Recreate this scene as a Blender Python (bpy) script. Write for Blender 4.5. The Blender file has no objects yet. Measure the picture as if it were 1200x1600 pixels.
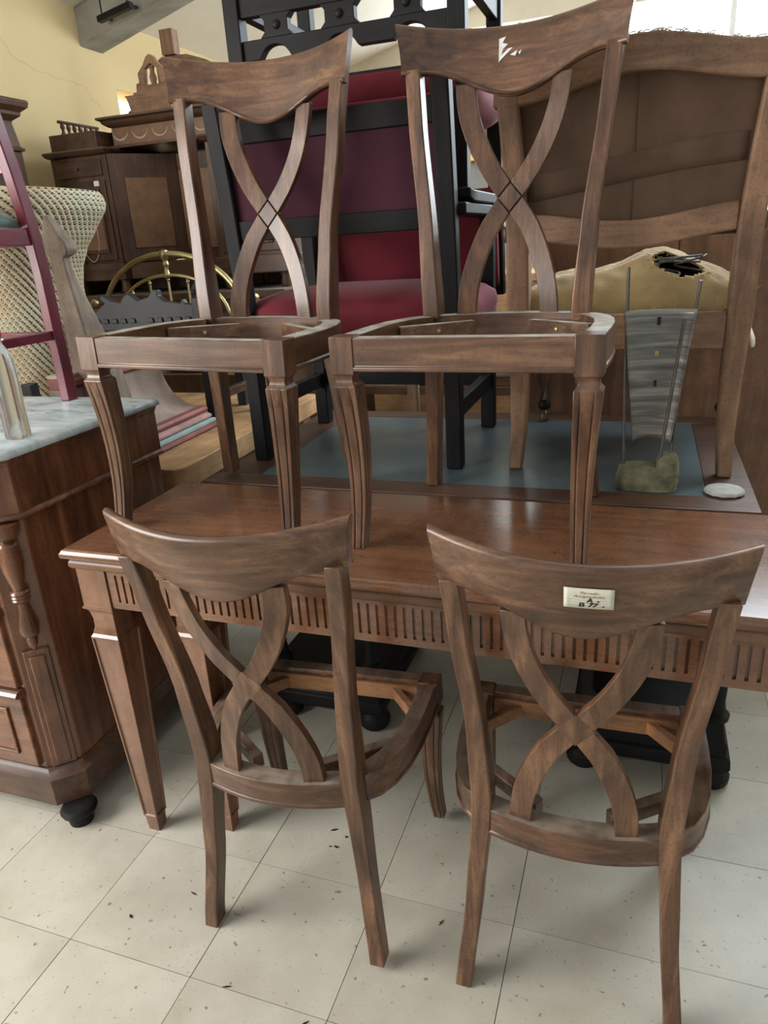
import bpy, bmesh, math, random
from mathutils import Vector, Matrix, noise
random.seed(7)
R = math.radians
scene = bpy.context.scene
COL = scene.collection

# ------------------------------------------------------------------ camera, world, lights, exposure
EYE = 1.38
F_PX, PITCH, ROLL, YAW = 1120.6, .36056, -.06326, .35357
cam_d = bpy.data.cameras.new('camera')
cam = bpy.data.objects.new('camera', cam_d)
COL.objects.link(cam)
cam_d.sensor_fit = 'VERTICAL'
cam_d.sensor_height = 24.0
cam_d.sensor_width = 18.0
cam_d.lens = F_PX * 24.0 / 1600.0
cam_d.clip_start = .02
_fw = Vector((-math.sin(YAW) * math.cos(PITCH), math.cos(YAW) * math.cos(PITCH), -math.sin(PITCH)))
_rt = Vector((math.cos(YAW), math.sin(YAW), 0))
_up = _rt.cross(_fw)
_r2 = math.cos(ROLL) * _rt + math.sin(ROLL) * _up
_u2 = -math.sin(ROLL) * _rt + math.cos(ROLL) * _up
cam.matrix_world = Matrix(((_r2.x, _u2.x, -_fw.x, 0), (_r2.y, _u2.y, -_fw.y, 0), (_r2.z, _u2.z, -_fw.z, EYE), (0, 0, 0, 1)))
scene.camera = cam

world = bpy.data.worlds.new('daylight')
scene.world = world
world.use_nodes = True
wbg = world.node_tree.nodes['Background']
wbg.inputs[0].default_value = (.86, .95, 1.0, 1)
wbg.inputs[1].default_value = .45

def area_light(name, loc, target, sx, sy, power, color):
    d = bpy.data.lights.new(name, 'AREA')
    d.shape = 'RECTANGLE'; d.size = sx; d.size_y = sy; d.energy = power; d.color = color
    o = bpy.data.objects.new(name, d)
    COL.objects.link(o)
    o.location = loc
    o.rotation_euler = (Vector(target) - Vector(loc)).to_track_quat('-Z', 'Y').to_euler()
    return o
area_light('side_window_daylight', (-3.02, -.45, 1.75), (-.3, .9, .3), 2.0, 1.5, 100, (1, .975, .94))
area_light('skylight_daylight', (1.0, 4.2, 3.25), (-.3, 2.0, .8), 2.2, 2.4, 150, (.80, .92, 1))

vs = scene.view_settings
vs.view_transform = 'Standard'; vs.look = 'None'; vs.gamma = 1.0; vs.exposure = .47
vs.use_curve_mapping = False

# ------------------------------------------------------------------ materials
def nmat(name):
    m = bpy.data.materials.new(name)
    m.use_nodes = True
    nt = m.node_tree
    b = nt.nodes['Principled BSDF']
    return m, nt, b
def N(nt, kind, **kw):
    n = nt.nodes.new(kind)
    for k, v in kw.items():
        if hasattr(n, k): setattr(n, k, v)
    return n
def setin(n, **kw):
    for k, v in kw.items():
        n.inputs[k.replace('_', ' ')].default_value = v
def ramp(nt, fac, stops):
    r = nt.nodes.new('ShaderNodeValToRGB')
    els = r.color_ramp.elements
    while len(els) < len(stops): els.new(.5)
    for e, (p, c) in zip(els, stops):
        e.position = p; e.color = (*c, 1)
    nt.links.new(fac, r.inputs[0])
    return r.outputs[0]
def coords(nt, scale=(1, 1, 1), kind='Object', rot=(0, 0, 0)):
    tc = nt.nodes.new('ShaderNodeTexCoord')
    mp = nt.nodes.new('ShaderNodeMapping')
    mp.inputs['Scale'].default_value = scale
    mp.inputs['Rotation'].default_value = rot
    nt.links.new(tc.outputs[kind], mp.inputs[0])
    oi = nt.nodes.new('ShaderNodeObjectInfo')
    mul = nt.nodes.new('ShaderNodeVectorMath'); mul.operation = 'MULTIPLY'
    mul.inputs[1].default_value = (7.3, 5.1, 9.7)
    nt.links.new(oi.outputs['Random'], mul.inputs[0])
    nt.links.new(mul.outputs[0], mp.inputs['Location'])
    return mp.outputs[0]
def noise_tex(nt, vec, scale, detail=4, rough=.6, dist=0):
    n = nt.nodes.new('ShaderNodeTexNoise')
    setin(n, Scale=scale, Detail=detail, Roughness=rough, Distortion=dist)
    nt.links.new(vec, n.inputs['Vector'])
    return n.outputs['Fac']
def mixc(nt, fac, a, b, mode='MIX'):
    m = nt.nodes.new('ShaderNodeMix'); m.data_type = 'RGBA'; m.blend_type = mode
    for sock, v in ((m.inputs[0], fac), (m.inputs[6], a), (m.inputs[7], b)):
        if isinstance(v, (int, float)): sock.default_value = v
        elif isinstance(v, tuple): sock.default_value = (*v, 1)
        else: nt.links.new(v, sock)
    return m.outputs[2]
def bump(nt, b, h, strength=.2, dist=.002):
    n = nt.nodes.new('ShaderNodeBump')
    setin(n, Strength=strength, Distance=dist)
    nt.links.new(h, n.inputs['Height'])
    nt.links.new(n.outputs[0], b.inputs['Normal'])

def wood(name, dark, mid, light, axis='x', rough=.35, coat=0., dust=0., grain=1., dustcol=(.52, .51, .45), bmp=.12):
    m, nt, b = nmat(name)
    sc = {'x': (2.2, 26, 26), 'y': (26, 2.2, 26), 'z': (26, 26, 2.2)}[axis]
    v = coords(nt, tuple(s * grain for s in sc))
    g = noise_tex(nt, v, 1.6, 6, .65, .6)
    v2 = coords(nt, (1, 1, 1))
    blot = noise_tex(nt, v2, 5.5, 3, .6)
    c = ramp(nt, g, [(.25, dark), (.5, mid), (.78, light)])
    tint = ramp(nt, blot, [(.3, (.42, .38, .37)), (.7, (1.35, 1.28, 1.2))])
    c = mixc(nt, .75, c, tint, 'MULTIPLY')
    spk = noise_tex(nt, coords(nt, (1, 1, 1)), 160, 2, .5)
    c = mixc(nt, .35, c, ramp(nt, spk, [(.34, (.45, .4, .4)), (.46, (1, 1, 1))]), 'MULTIPLY')
    if dust > 0:
        ge = nt.nodes.new('ShaderNodeNewGeometry')
        sx = nt.nodes.new('ShaderNodeSeparateXYZ')
        nt.links.new(ge.outputs['Normal'], sx.inputs[0])
        r = ramp(nt, sx.outputs[2], [(.82, (0, 0, 0)), (.98, (1, 1, 1))])
        dn = noise_tex(nt, coords(nt, (1, 1, 1)), 22, 4, .6)
        r2 = ramp(nt, dn, [(.3, (.25, .25, .25)), (.62, (1, 1, 1))])
        f = mixc(nt, 1., r, r2, 'MULTIPLY')
        f = mixc(nt, 1., f, (dust, dust, dust), 'MULTIPLY')
        c = mixc(nt, f, c, dustcol)
        rr = nt.nodes.new('ShaderNodeMapRange')
        nt.links.new(f, rr.inputs[0])
        rr.inputs[3].default_value = rough; rr.inputs[4].default_value = .8
        nt.links.new(rr.outputs[0], b.inputs['Roughness'])
    else:
        b.inputs['Roughness'].default_value = rough
    nt.links.new(c, b.inputs['Base Color'])
    b.inputs['Coat Weight'].default_value = coat
    b.inputs['Coat Roughness'].default_value = .18
    if bmp: bump(nt, b, g, bmp, .001)
    if 'black' in name: b.inputs['Specular IOR Level'].default_value = .22
    return m
def plain(name, col, rough=.5, metal=0., var=.25, scale=8., coat=0., bumpy=0., bscale=40.):
    m, nt, b = nmat(name)
    n = noise_tex(nt, coords(nt, (1, 1, 1)), scale, 4, .6)
    lo = tuple(max(0, c * (1 - var)) for c in col); hi = tuple(min(1, c * (1 + var)) for c in col)
    nt.links.new(ramp(nt, n, [(.3, lo), (.7, hi)]), b.inputs['Base Color'])
    setin(b, Roughness=rough, Metallic=metal)
    b.inputs['Coat Weight'].default_value = coat
    if bumpy:
        bump(nt, b, noise_tex(nt, coords(nt, (1, 1, 1)), bscale, 3, .6), bumpy, .004)
    return m
def fabric(name, col, scale=260., rough=.9, sheen=0., weave=.5, var=.3):
    m, nt, b = nmat(name)
    v = coords(nt, (1, 1, 1))
    w1 = N(nt, 'ShaderNodeTexWave', wave_type='BANDS', bands_direction='X'); setin(w1, Scale=scale / 6.28, Distortion=.6, Detail=1.)
    w2 = N(nt, 'ShaderNodeTexWave', wave_type='BANDS', bands_direction='Z'); setin(w2, Scale=scale / 6.28, Distortion=.6, Detail=1.)
    nt.links.new(v, w1.inputs[0]); nt.links.new(v, w2.inputs[0])
    mx = N(nt, 'ShaderNodeMath', operation='MULTIPLY')
    nt.links.new(w1.outputs['Fac'], mx.inputs[0]); nt.links.new(w2.outputs['Fac'], mx.inputs[1])
    n = noise_tex(nt, v, 9, 4, .6)
    base = ramp(nt, n, [(.3, tuple(c * (1 - var) for c in col)), (.7, tuple(min(1, c * (1 + var)) for c in col))])
    c = mixc(nt, weave, base, ramp(nt, mx.outputs[0], [(0, (.45, .4, .35)), (.6, (1.1, 1.1, 1.1))]), 'MULTIPLY')
    nt.links.new(c, b.inputs['Base Color'])
    setin(b, Roughness=rough)
    b.inputs['Sheen Weight'].default_value = sheen
    b.inputs['Sheen Roughness'].default_value = .4
    bump(nt, b, mx.outputs[0], .3 * weave, .001)
    return m

M = {}
CD, CM, CL = (.034, .017, .010), (.118, .059, .033), (.270, .150, .084)
for ax in 'xyz':
    M['chair_' + ax] = wood('walnut_chair_' + ax, CD, CM, CL, ax, .36, .15)
    M['chair_dusty_' + ax] = wood('dusty_walnut_chair_' + ax, CD, CM, CL, ax, .36, .15, dust=.95)
    M['table_' + ax] = wood('mahogany_table_' + ax, (.135, .060, .032), (.190, .088, .047), (.245, .120, .067), ax, .22, .4, bmp=0)
    M['chest_' + ax] = wood('burr_chest_' + ax, (.045, .018, .010), (.15, .060, .029), (.29, .13, .062), ax, .27, .35, grain=.55)
    M['bare_' + ax] = wood('bare_beech_' + ax, (.14, .078, .046), (.25, .145, .087), (.37, .225, .14), ax, .62, 0)
    M['side_' + ax] = wood('sideboard_wood_' + ax, (.045, .022, .014), (.085, .043, .026), (.14, .072, .042), ax, .45, .1)
    M['panel_' + ax] = wood('veneer_panel_' + ax, (.10, .052, .03), (.20, .105, .06), (.30, .165, .10), ax, .5, 0, grain=.6)
    M['pine_' + ax] = wood('pine_' + ax, (.38, .22, .11), (.50, .31, .16), (.60, .40, .23), ax, .5, .1)
    M['black_' + ax] = wood('black_wood_' + ax, (.004, .004, .005), (.008, .008, .009), (.016, .016, .019), ax, .55, 0)
    M['red_' + ax] = wood('red_lacquer_wood_' + ax, (.085, .006, .018), (.14, .010, .028), (.21, .022, .045), ax, .35, .2)
M['brace'] = wood('raw_inner_wood', (.16, .07, .03), (.27, .13, .055), (.38, .20, .09), 'x', .7, 0)
M['moulding'] = wood('light_table_moulding', (.14, .065, .03), (.22, .11, .055), (.30, .16, .085), 'x', .4, .1)
M['dark_inlay'] = plain('dark_gap', (.012, .009, .008), .7)
M['velvet'] = fabric('red_velvet', (.15, .007, .019), 600, .85, .06, .15, .2)
M['velvet_shade'] = fabric('shaded_red_velvet', (.055, .010, .022), 600, .95, .2, .15, .2)  # red velvet again, with the shade on the chair back put into its colour
M['leather'] = None
M['burlap'] = fabric('burlap', (.42, .30, .14), 520, .95, .1, .75, .3)
M['jute'] = fabric('brown_jute_cloth', (.125, .074, .046), 640, .95, .05, .5, .2)
M['cream'] = fabric('cream_damask', (.60, .56, .42), 200, .9, .1, .2, .15)
M['teal_cloth'] = fabric('teal_velvet', (.16, .27, .26), 500, .9, .4, .3, .3)
M['brass'] = plain('aged_brass', (.40, .335, .18), .42, 1., .3, 6)
M['gilt'] = plain('gilt_frame', (.62, .43, .10), .35, .8, .3, 12)
M['steel'] = plain('grey_rod', (.10, .095, .09), .45, .6, .3, 30)
M['screw'] = plain('brass_screw', (.50, .36, .16), .4, .7, .2, 60)
M['black_iron'] = plain('black_carved_wood', (.010, .010, .015), .5, 0, .4, 14)
M['straw'] = plain('straw_fibre', (.46, .32, .14), .9, 0, .4, 40)
M['paper'] = plain('cream_paper', (.62, .60, .49), .8, 0, .05, 30)
M['torn_paper'] = plain('torn_white_paper', (.75, .76, .74), .8, 0, .05, 30)
M['ink_black'] = plain('black_marker_ink', (.012, .012, .014), .6)
M['ink_maroon'] = plain('maroon_print', (.30, .12, .12), .7)
M['ink_grey'] = plain('grey_print', (.33, .31, .27), .7)
M['stone'] = plain('mossy_stone', (.15, .145, .085), .95, 0, .5, 26, bumpy=1., bscale=90)
M['disc'] = plain('pale_stone', (.34, .35, .32), .8, 0, .18, 30, bumpy=.4, bscale=80)
M['grey_wood'] = wood('weathered_grey_wood', (.13, .10, .075), (.23, .18, .14), (.34, .28, .22), 'z', .8, 0)
M['cove'] = plain('dusty_cove', (.30, .22, .175), .8, 0, .25, 9)
M['redpaint'] = plain('worn_red_paint', (.24, .075, .062), .55, 0, .35, 14)
M['pinkpaint'] = plain('dusty_pink_paint', (.42, .24, .22), .6, 0, .25, 14)
M['tealpaint'] = plain('pale_teal_paint', (.32, .43, .42), .6, 0, .2, 14)
M['rolls'] = plain('dusty_plaster', (.45, .38, .31), .85, 0, .25, 20)
M['inlay'] = plain('inlay_wood', (.19, .10, .055), .45, 0, .2, 20)
M['white_tag'] = plain('white_tag', (.8, .8, .8), .8)
M['concrete'] = plain('concrete_beam', (.34, .33, .30), .85, 0, .25, 6, bumpy=.3)
M['wicker'] = None
M['frayed'] = plain('cream_stuffing', (.62, .58, .47), .95, 0, .2, 40)
M['shell_pic'] = plain('grey_painting', (.33, .34, .33), .6, 0, .3, 3)
M['beam_grey'] = plain('grey_roof_beam', (.33, .36, .42), .8, 0, .15, 5)

def m_leather():
    m, nt, b = nmat('blue_black_leather')
    v = coords(nt, (1, 1, 1))
    n = noise_tex(nt, v, 7, 5, .65)
    c = ramp(nt, n, [(.3, (.058, .084, .098)), (.7, (.110, .148, .168))])  # base colour lifted and blued to stand for reflected skylight
    s = noise_tex(nt, coords(nt, (1, 3, 1)), 90, 3, .7)
    c = mixc(nt, ramp(nt, s, [(.66, (0, 0, 0)), (.74, (.5, .5, .5))]), c, (.2, .22, .22))
    nt.links.new(c, b.inputs['Base Color'])
    setin(b, Roughness=.34)
    bump(nt, b, s, .1, .001)
    return m
M['leather'] = m_leather()
def m_marble():
    m, nt, b = nmat('grey_white_marble')
    v = coords(nt, (1, 2.2, 1), rot=(0, 0, .6))
    n = noise_tex(nt, v, 5, 8, .62, 1.6)
    c = ramp(nt, n, [(.36, (.28, .33, .36)), (.48, (.46, .53, .56)), (.62, (.56, .62, .635))])
    nt.links.new(c, b.inputs['Base Color'])
    setin(b, Roughness=.16)
    return m
M['marble'] = m_marble()
def m_wicker():
    m, nt, b = nmat('woven_rush')
    v = coords(nt, (1, 1, 1))
    n = noise_tex(nt, v, 5, 4, .6)
    s = noise_tex(nt, coords(nt, (60, 60, 30)), 3, 3, .6)
    c = ramp(nt, n, [(.3, (.36, .27, .17)), (.55, (.50, .43, .30)), (.75, (.46, .48, .38))])
    c = mixc(nt, .6, c, ramp(nt, s, [(.3, (.55, .5, .42)), (.6, (1.1, 1.1, 1.05))]), 'MULTIPLY')
    nt.links.new(c, b.inputs['Base Color'])
    setin(b, Roughness=.8)
    return m
M['wicker'] = m_wicker()
M['weave_shade'] = plain('painted_weave_shade', (.06, .045, .03), .9)  # shade between the strands, painted as a dark colour
def m_tile():
    m, nt, b = nmat('speckled_floor_tile')
    v = coords(nt, (1, 1, 1), 'Object')
    cloud = noise_tex(nt, v, 6, 5, .6)
    c = ramp(nt, cloud, [(.3, (.45, .42, .345)), (.7, (.57, .545, .465))])
    s = noise_tex(nt, coords(nt, (1, 1, 1)), 75, 2, .5)
    c = mixc(nt, ramp(nt, s, [(.69, (0, 0, 0)), (.74, (.8, .8, .8))]), c, (.16, .13, .10))
    s2 = noise_tex(nt, coords(nt, (1, 1, 1)), 190, 1, .5)
    c = mixc(nt, ramp(nt, s2, [(.70, (0, 0, 0)), (.75, (.55, .55, .55))]), c, (.25, .2, .15))
    nt.links.new(c, b.inputs['Base Color'])
    nt.links.new(ramp(nt, cloud, [(.3, (.36, .36, .36)), (.7, (.5, .5, .5))]), b.inputs['Roughness'])
    return m
M['tile'] = m_tile()
M['grout'] = plain('dark_grout', (.22, .20, .16), .9)
def m_floor_far():
    m, nt, b = nmat('far_tiled_floor')
    tc = nt.nodes.new('ShaderNodeTexCoord')
    br = nt.nodes.new('ShaderNodeTexBrick')
    br.offset = 0
    setin(br, Scale=1., Mortar_Size=.002, Brick_Width=.305, Row_Height=.3)
    br.inputs['Color1'].default_value = (.52, .49, .41, 1); br.inputs['Color2'].default_value = (.49, .46, .385, 1)
    br.inputs['Mortar'].default_value = (.25, .22, .18, 1)
    nt.links.new(tc.outputs['Object'], br.inputs[0])
    nt.links.new(br.outputs[0], b.inputs['Base Color'])
    setin(b, Roughness=.42)
    return m
M['floor_far'] = m_floor_far()
def m_wall():
    m, nt, b = nmat('yellow_plaster')
    v = coords(nt, (1, 1, 1))
    n = noise_tex(nt, v, 1.6, 5, .6)
    c = ramp(nt, n, [(.3, (.68, .52, .275)), (.7, (.75, .595, .335))])
    vo = nt.nodes.new('ShaderNodeTexVoronoi'); vo.feature = 'DISTANCE_TO_EDGE'
    setin(vo, Scale=.42)
    ds = nt.nodes.new('ShaderNodeVectorMath'); ds.operation = 'ADD'
    nn = nt.nodes.new('ShaderNodeTexNoise'); setin(nn, Scale=1.2, Detail=4.)
    nt.links.new(v, nn.inputs['Vector'])
    nt.links.new(v, ds.inputs[0]); nt.links.new(nn.outputs['Color'], ds.inputs[1])
    nt.links.new(ds.outputs[0], vo.inputs['Vector'])
    c = mixc(nt, ramp(nt, vo.outputs['Distance'], [(.0, (.3, .3, .3)), (.0035, (0, 0, 0))]), c, (.42, .28, .12))
    nt.links.new(c, b.inputs['Base Color'])
    setin(b, Roughness=.9)
    bump(nt, b, n, .2, .01)
    return m
M['wall'] = m_wall()
M['ceiling'] = plain('cream_ceiling', (.86, .82, .73), .9, 0, .06, 2)
M['wall_cream'] = plain('cream_wall', (.66, .60, .48), .9, 0, .08, 2)
M['white_base'] = plain('white_skirting', (.72, .74, .72), .6, 0, .06, 5)
def m_glow(name, col, s):
    m, nt, b = nmat(name)
    b.inputs['Base Color'].default_value = (*col, 1)
    b.inputs['Emission Color'].default_value = (*col, 1)
    b.inputs['Emission Strength'].default_value = s
    setin(b, Roughness=.9)
    return m
M['skylight'] = m_glow('daylit_translucent_sheet', (.86, .94, 1.0), 3.0)
M['backpane'] = m_glow('daylit_back_pane', (.84, .93, 1.0), 5.5)
M['daypane'] = m_glow('daylit_window_pane', (1, .95, .85), 1.6)
def m_plastic():
    m, nt, b = nmat('clear_plastic')
    b.inputs['Base Color'].default_value = (.86, .92, .91, 1)
    setin(b, Roughness=.08, IOR=1.25)
    b.inputs['Transmission Weight'].default_value = .92
    return m
M['plastic'] = m_plastic()
M['red_cap'] = plain('red_plastic', (.55, .05, .06), .3, 0, .1)
def m_plate():
    m, nt, b = nmat('streaked_grey_shell')
    v = coords(nt, (3, 3, 46))
    n = noise_tex(nt, v, 1.3, 4, .6, .5)
    c = ramp(nt, n, [(.32, (.09, .09, .082)), (.5, (.19, .185, .165)), (.68, (.36, .34, .29))])
    nt.links.new(c, b.inputs['Base Color'])
    setin(b, Roughness=.3, Metallic=.25)
    bump(nt, b, n, .4, .003)
    return m
M['plate'] = m_plate()

# ------------------------------------------------------------------ mesh helpers
class MB:
    def __init__(s): s.v = []; s.f = []
    def add(s, vs_, fs):
        o = len(s.v); s.v += [tuple(p) for p in vs_]; s.f += [tuple(i + o for i in f) for f in fs]; return s
    def box(s, x0, x1, y0, y1, z0, z1):
        p = [(x, y, z) for z in (z0, z1) for y in (y0, y1) for x in (x0, x1)]
        return s.add(p, [(0, 2, 3, 1), (4, 5, 7, 6), (0, 1, 5, 4), (2, 6, 7, 3), (0, 4, 6, 2), (1, 3, 7, 5)])
    def loft(s, rings, cap=True, closed=True):
        n = len(rings[0]); vs_ = [p for r in rings for p in r]; fs = []
        for i in range(len(rings) - 1):
            for j in range(n if closed else n - 1):
                k = (j + 1) % n
                fs.append((i * n + j, i * n + k, (i + 1) * n + k, (i + 1) * n + j))
        if cap and closed:
            fs.append(tuple(range(n))[::-1]); fs.append(tuple((len(rings) - 1) * n + j for j in range(n)))
        return s.add(vs_, fs)
    def prism(s, poly, axis, a, b):
        def P(u, w, t): return {'x': (t, u, w), 'y': (u, t, w), 'z': (u, w, t)}[axis]
        return s.loft([[P(u, w, a) for u, w in poly], [P(u, w, b) for u, w in poly]])
    def lathe(s, prof, c=(0, 0, 0), n=20, axis='z', sx=1., sy=1.):
        rings = []
        for r, h in prof:
            ring = []
            for j in range(n):
                t = 2 * math.pi * j / n
                u, w = r * math.cos(t) * sx, r * math.sin(t) * sy
                q = {'z': (u, w, h), 'x': (h, u, w), 'y': (w, h, u)}[axis]
                ring.append((q[0] + c[0], q[1] + c[1], q[2] + c[2]))
            rings.append(ring)
        return s.loft(rings)
    def tube(s, pts, r, n=8, cap=True):
        pts = [Vector(p) for p in pts]; rings = []
        up = Vector((0, 0, 1))
        for i, p in enumerate(pts):
            d = (pts[min(i + 1, len(pts) - 1)] - pts[max(i - 1, 0)]).normalized()
            a = d.cross(up)
            if a.length < .15: a = d.cross(Vector((0, 1, 0)))
            a.normalize(); b_ = d.cross(a).normalized()
            rr = r[i] if isinstance(r, (list, tuple)) else r
            rings.append([p + a * rr * math.cos(2 * math.pi * j / n) + b_ * rr * math.sin(2 * math.pi * j / n) for j in range(n)])
        return s.loft(rings, cap)
    def sphere(s, c, r, n=12, m=8, sc=(1, 1, 1)):
        prof = [(max(1e-4, r * math.sin(math.pi * i / m)), -r * math.cos(math.pi * i / m)) for i in range(m + 1)]
        rings = [[(c[0] + q * math.cos(2 * math.pi * j / n) * sc[0], c[1] + q * math.sin(2 * math.pi * j / n) * sc[1], c[2] + h * sc[2]) for j in range(n)] for q, h in prof]
        return s.loft(rings)
    def grid(s, fn, nu, nv):
        vs_ = [fn(i / nu, j / nv) for j in range(nv + 1) for i in range(nu + 1)]
        w = nu + 1
        return s.add(vs_, [(j * w + i, j * w + i + 1, (j + 1) * w + i + 1, (j + 1) * w + i) for j in range(nv) for i in range(nu)])
    def mesh(s, name, smooth=35):
        me = bpy.data.meshes.new(name)
        me.from_pydata(s.v, [], s.f)
        bm = bmesh.new(); bm.from_mesh(me)
        bmesh.ops.recalc_face_normals(bm, faces=bm.faces)
        bm.to_mesh(me); bm.free()
        if smooth:
            for p in me.polygons: p.use_smooth = True
            me.set_sharp_from_angle(angle=R(smooth))
        me.update()
        return me
    def obj(s, name, mat, parent=None, bevel=0., smooth=35, solid=0., segs=2):
        me = s.mesh(name, smooth)
        me.materials.append(M[mat] if isinstance(mat, str) else mat)
        o = bpy.data.objects.new(name, me)
        COL.objects.link(o)
        if parent: o.parent = parent
        if solid:
            md = o.modifiers.new('thickness', 'SOLIDIFY'); md.thickness = solid; md.offset = 0
        if bevel:
            md = o.modifiers.new('rounded', 'BEVEL'); md.width = bevel; md.segments = segs
            md.limit_method = 'ANGLE'; md.angle_limit = R(40)
            md.harden_normals = False
        return o
def box(name, mat, parent, x0, x1, y0, y1, z0, z1, bevel=.002):
    return MB().box(x0, x1, y0, y1, z0, z1).obj(name, mat, parent, bevel)
def tag(o, label, cat, group=None):
    o['label'] = label; o['category'] = cat
    if group: o['group'] = group
    return o
def thing(name, label, cat, loc=(0, 0, 0), rz=0., group=None):
    o = bpy.data.objects.new(name, None)
    COL.objects.link(o)
    o.empty_display_size = .1
    o.location = loc; o.rotation_euler = (0, 0, rz)
    return tag(o, label, cat, group)
def struct(o):
    o['kind'] = 'structure'
    return o
def copy_tree(o, parent=None):
    c = o.copy(); COL.objects.link(c); c.parent = parent
    for ch in list(o.children): copy_tree(ch, c)
    return c
def lerp_tab(tab, t):
    if t <= tab[0][0]: return tab[0][1]
    for (a, x), (b, y) in zip(tab, tab[1:]):
        if t <= b:
            u = (t - a) / (b - a); u = u * u * (3 - 2 * u) * .35 + u * .65
            return x + (y - x) * u
    return tab[-1][1]
def text_mesh(body, size, shear=0., bold=0.):
    cu = bpy.data.curves.new('lettering', 'FONT')
    cu.body = body; cu.size = size; cu.shear = shear; cu.offset = bold
    cu.align_x = 'CENTER'; cu.align_y = 'CENTER'
    o = bpy.data.objects.new('lettering_tmp', cu)
    COL.objects.link(o)
    bpy.context.view_layer.update()
    dg = bpy.context.evaluated_depsgraph_get()
    me = bpy.data.meshes.new_from_object(o.evaluated_get(dg))
    bpy.data.objects.remove(o); bpy.data.curves.remove(cu)
    return me

# ------------------------------------------------------------------ setting
TX0, TY0, TSX, TSY = -.789, .8225, .3045, .2985
fl = MB().box(-3.1, 5.0, -4.0, 7.0, -.12, -.006).obj('floor', 'floor_far', None, 0, 0)
struct(fl)
tm = MB().box(.0009, TSX - .0009, .0009, TSY - .0009, -.0058, 0).mesh('tile', 0)
tm.materials.append(M['tile'])
rnd = random.Random(3)
for ix in range(-6, 9):
    for iy in range(-3, 11):
        t = bpy.data.objects.new('tile', tm)
        COL.objects.link(t); t.parent = fl
        t.location = (TX0 + ix * TSX, TY0 + iy * TSY, rnd.uniform(-.0006, .0002))
# walls
WX = -3.1
wl = MB()
wy0, wy1, wz0, wz1 = 4.19, 4.62, 2.10, 2.34      # small window opening
wl.box(WX - .25, WX, -4, -1.5, 0, 3.4); wl.box(WX - .25, WX, .6, wy0, 0, 3.4); wl.box(WX - .25, WX, -1.5, .6, 0, .95); wl.box(WX - .25, WX, -1.5, .6, 2.55, 3.4); wl.box(WX - .25, WX, wy1, 7.0, 0, 3.4)
wl.box(WX - .25, WX, wy0, wy1, 0, wz0); wl.box(WX - .25, WX, wy0, wy1, wz1, 3.4)
struct(wl.obj('wall_left', 'wall', None, 0, 0))
w1 = struct(MB().box(WX - .24, WX - .21, wy0, wy1, wz0, wz1).obj('window_1', 'daypane', None, 0, 0))
wb = MB(); BX0, BX1, BZ0, BZ1 = -1.9, 2.9, 1.80, 2.98
wb.box(WX, BX0, 6.85, 7.0, 0, 5.2); wb.box(BX1, 5.0, 6.85, 7.0, 0, 5.2); wb.box(BX0, BX1, 6.85, 7.0, 0, BZ0); wb.box(BX0, BX1, 6.85, 7.0, BZ1, 5.2)
struct(wb.obj('wall_back', 'wall_cream', None, 0, 0))
w2 = struct(box('window_2', 'white_base', None, BX0, BX1, 6.90, 6.94, BZ0, BZ0 + .05, .004))
for i in range(6):
    a = BX0 + i * .8
    box('pane', 'backpane', w2, a + .02, a + .78, 6.93, 6.94, BZ0 + .051, BZ1, 0)
    box('mullion', 'white_base', w2, a - .02, a + .0195, 6.90, 6.95, BZ0 + .051, BZ1, .003)
struct(MB().box(3.3, 3.45, -1.0, 6.85, 0, 5.2).obj('wall_right', 'wall_cream', None, 0, 0))
struct(MB().box(WX, 5.0, 6.81, 6.85, 0, .14).obj('baseboard_back', 'white_base', None, .005, 0))
# sloping roof, rising to the right, with translucent sheets
SL = .26
def roofz(x): return 2.70 + SL * (x - WX)
ce = MB()
def slab(mb, x0, x1, y0, y1, t=.05):
    z0, z1 = roofz(x0), roofz(x1)
    mb.add([(x0, y0, z0), (x1, y0, z1), (x1, y1, z1), (x0, y1, z0), (x0, y0, z0 + t), (x1, y0, z1 + t), (x1, y1, z1 + t), (x0, y1, z0 + t)],
           [(0, 1, 2, 3), (4, 7, 6, 5), (0, 4, 5, 1), (1, 5, 6, 2), (2, 6, 7, 3), (3, 7, 4, 0)])
slab(ce, WX, -.2, .2, 7.0)
slab(ce, 2.2, 5.0, .2, 7.0)
slab(ce, -.2, 2.2, .2, 2.4)
slab(ce, -.2, 2.2, 5.4, 7.0)
cei = struct(ce.obj('ceiling', 'ceiling', None, 0, 0))
for i in range(4):
    sk = MB(); slab(sk, -.2 + i * .6 + .01, -.2 + i * .6 + .59, 2.41, 5.39, .012)
    sk.obj('roof_sheet', 'skylight', cei, 0, 0)
bt = MB()
bt.loft([[(x, y, roofz(x) + d - .002) for y, d in ((3.93, -.19), (4.13, -.19), (4.13, 0), (3.93, 0))] for x in (WX - .02, 3.2)])
trb = struct(bt.obj('trim_1', 'concrete', None, .012))
for i, yy in enumerate((2.9, 4.0, 5.1)):
    b = MB(); z0, z1 = roofz(-.1) - .16, roofz(3.2) - .16
    b.add([(-.1, yy, z0), (3.2, yy, z1), (3.2, yy + .1, z1), (-.1, yy + .1, z0), (-.1, yy, z0 + .15), (3.2, yy, z1 + .15), (3.2, yy + .1, z1 + .15), (-.1, yy + .1, z0 + .15)],
          [(0, 1, 2, 3), (4, 7, 6, 5), (0, 4, 5, 1), (1, 5, 6, 2), (2, 6, 7, 3), (3, 7, 4, 0)])
    struct(b.obj('trim_%d' % (i + 2), 'beam_grey', None, .004))

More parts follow.
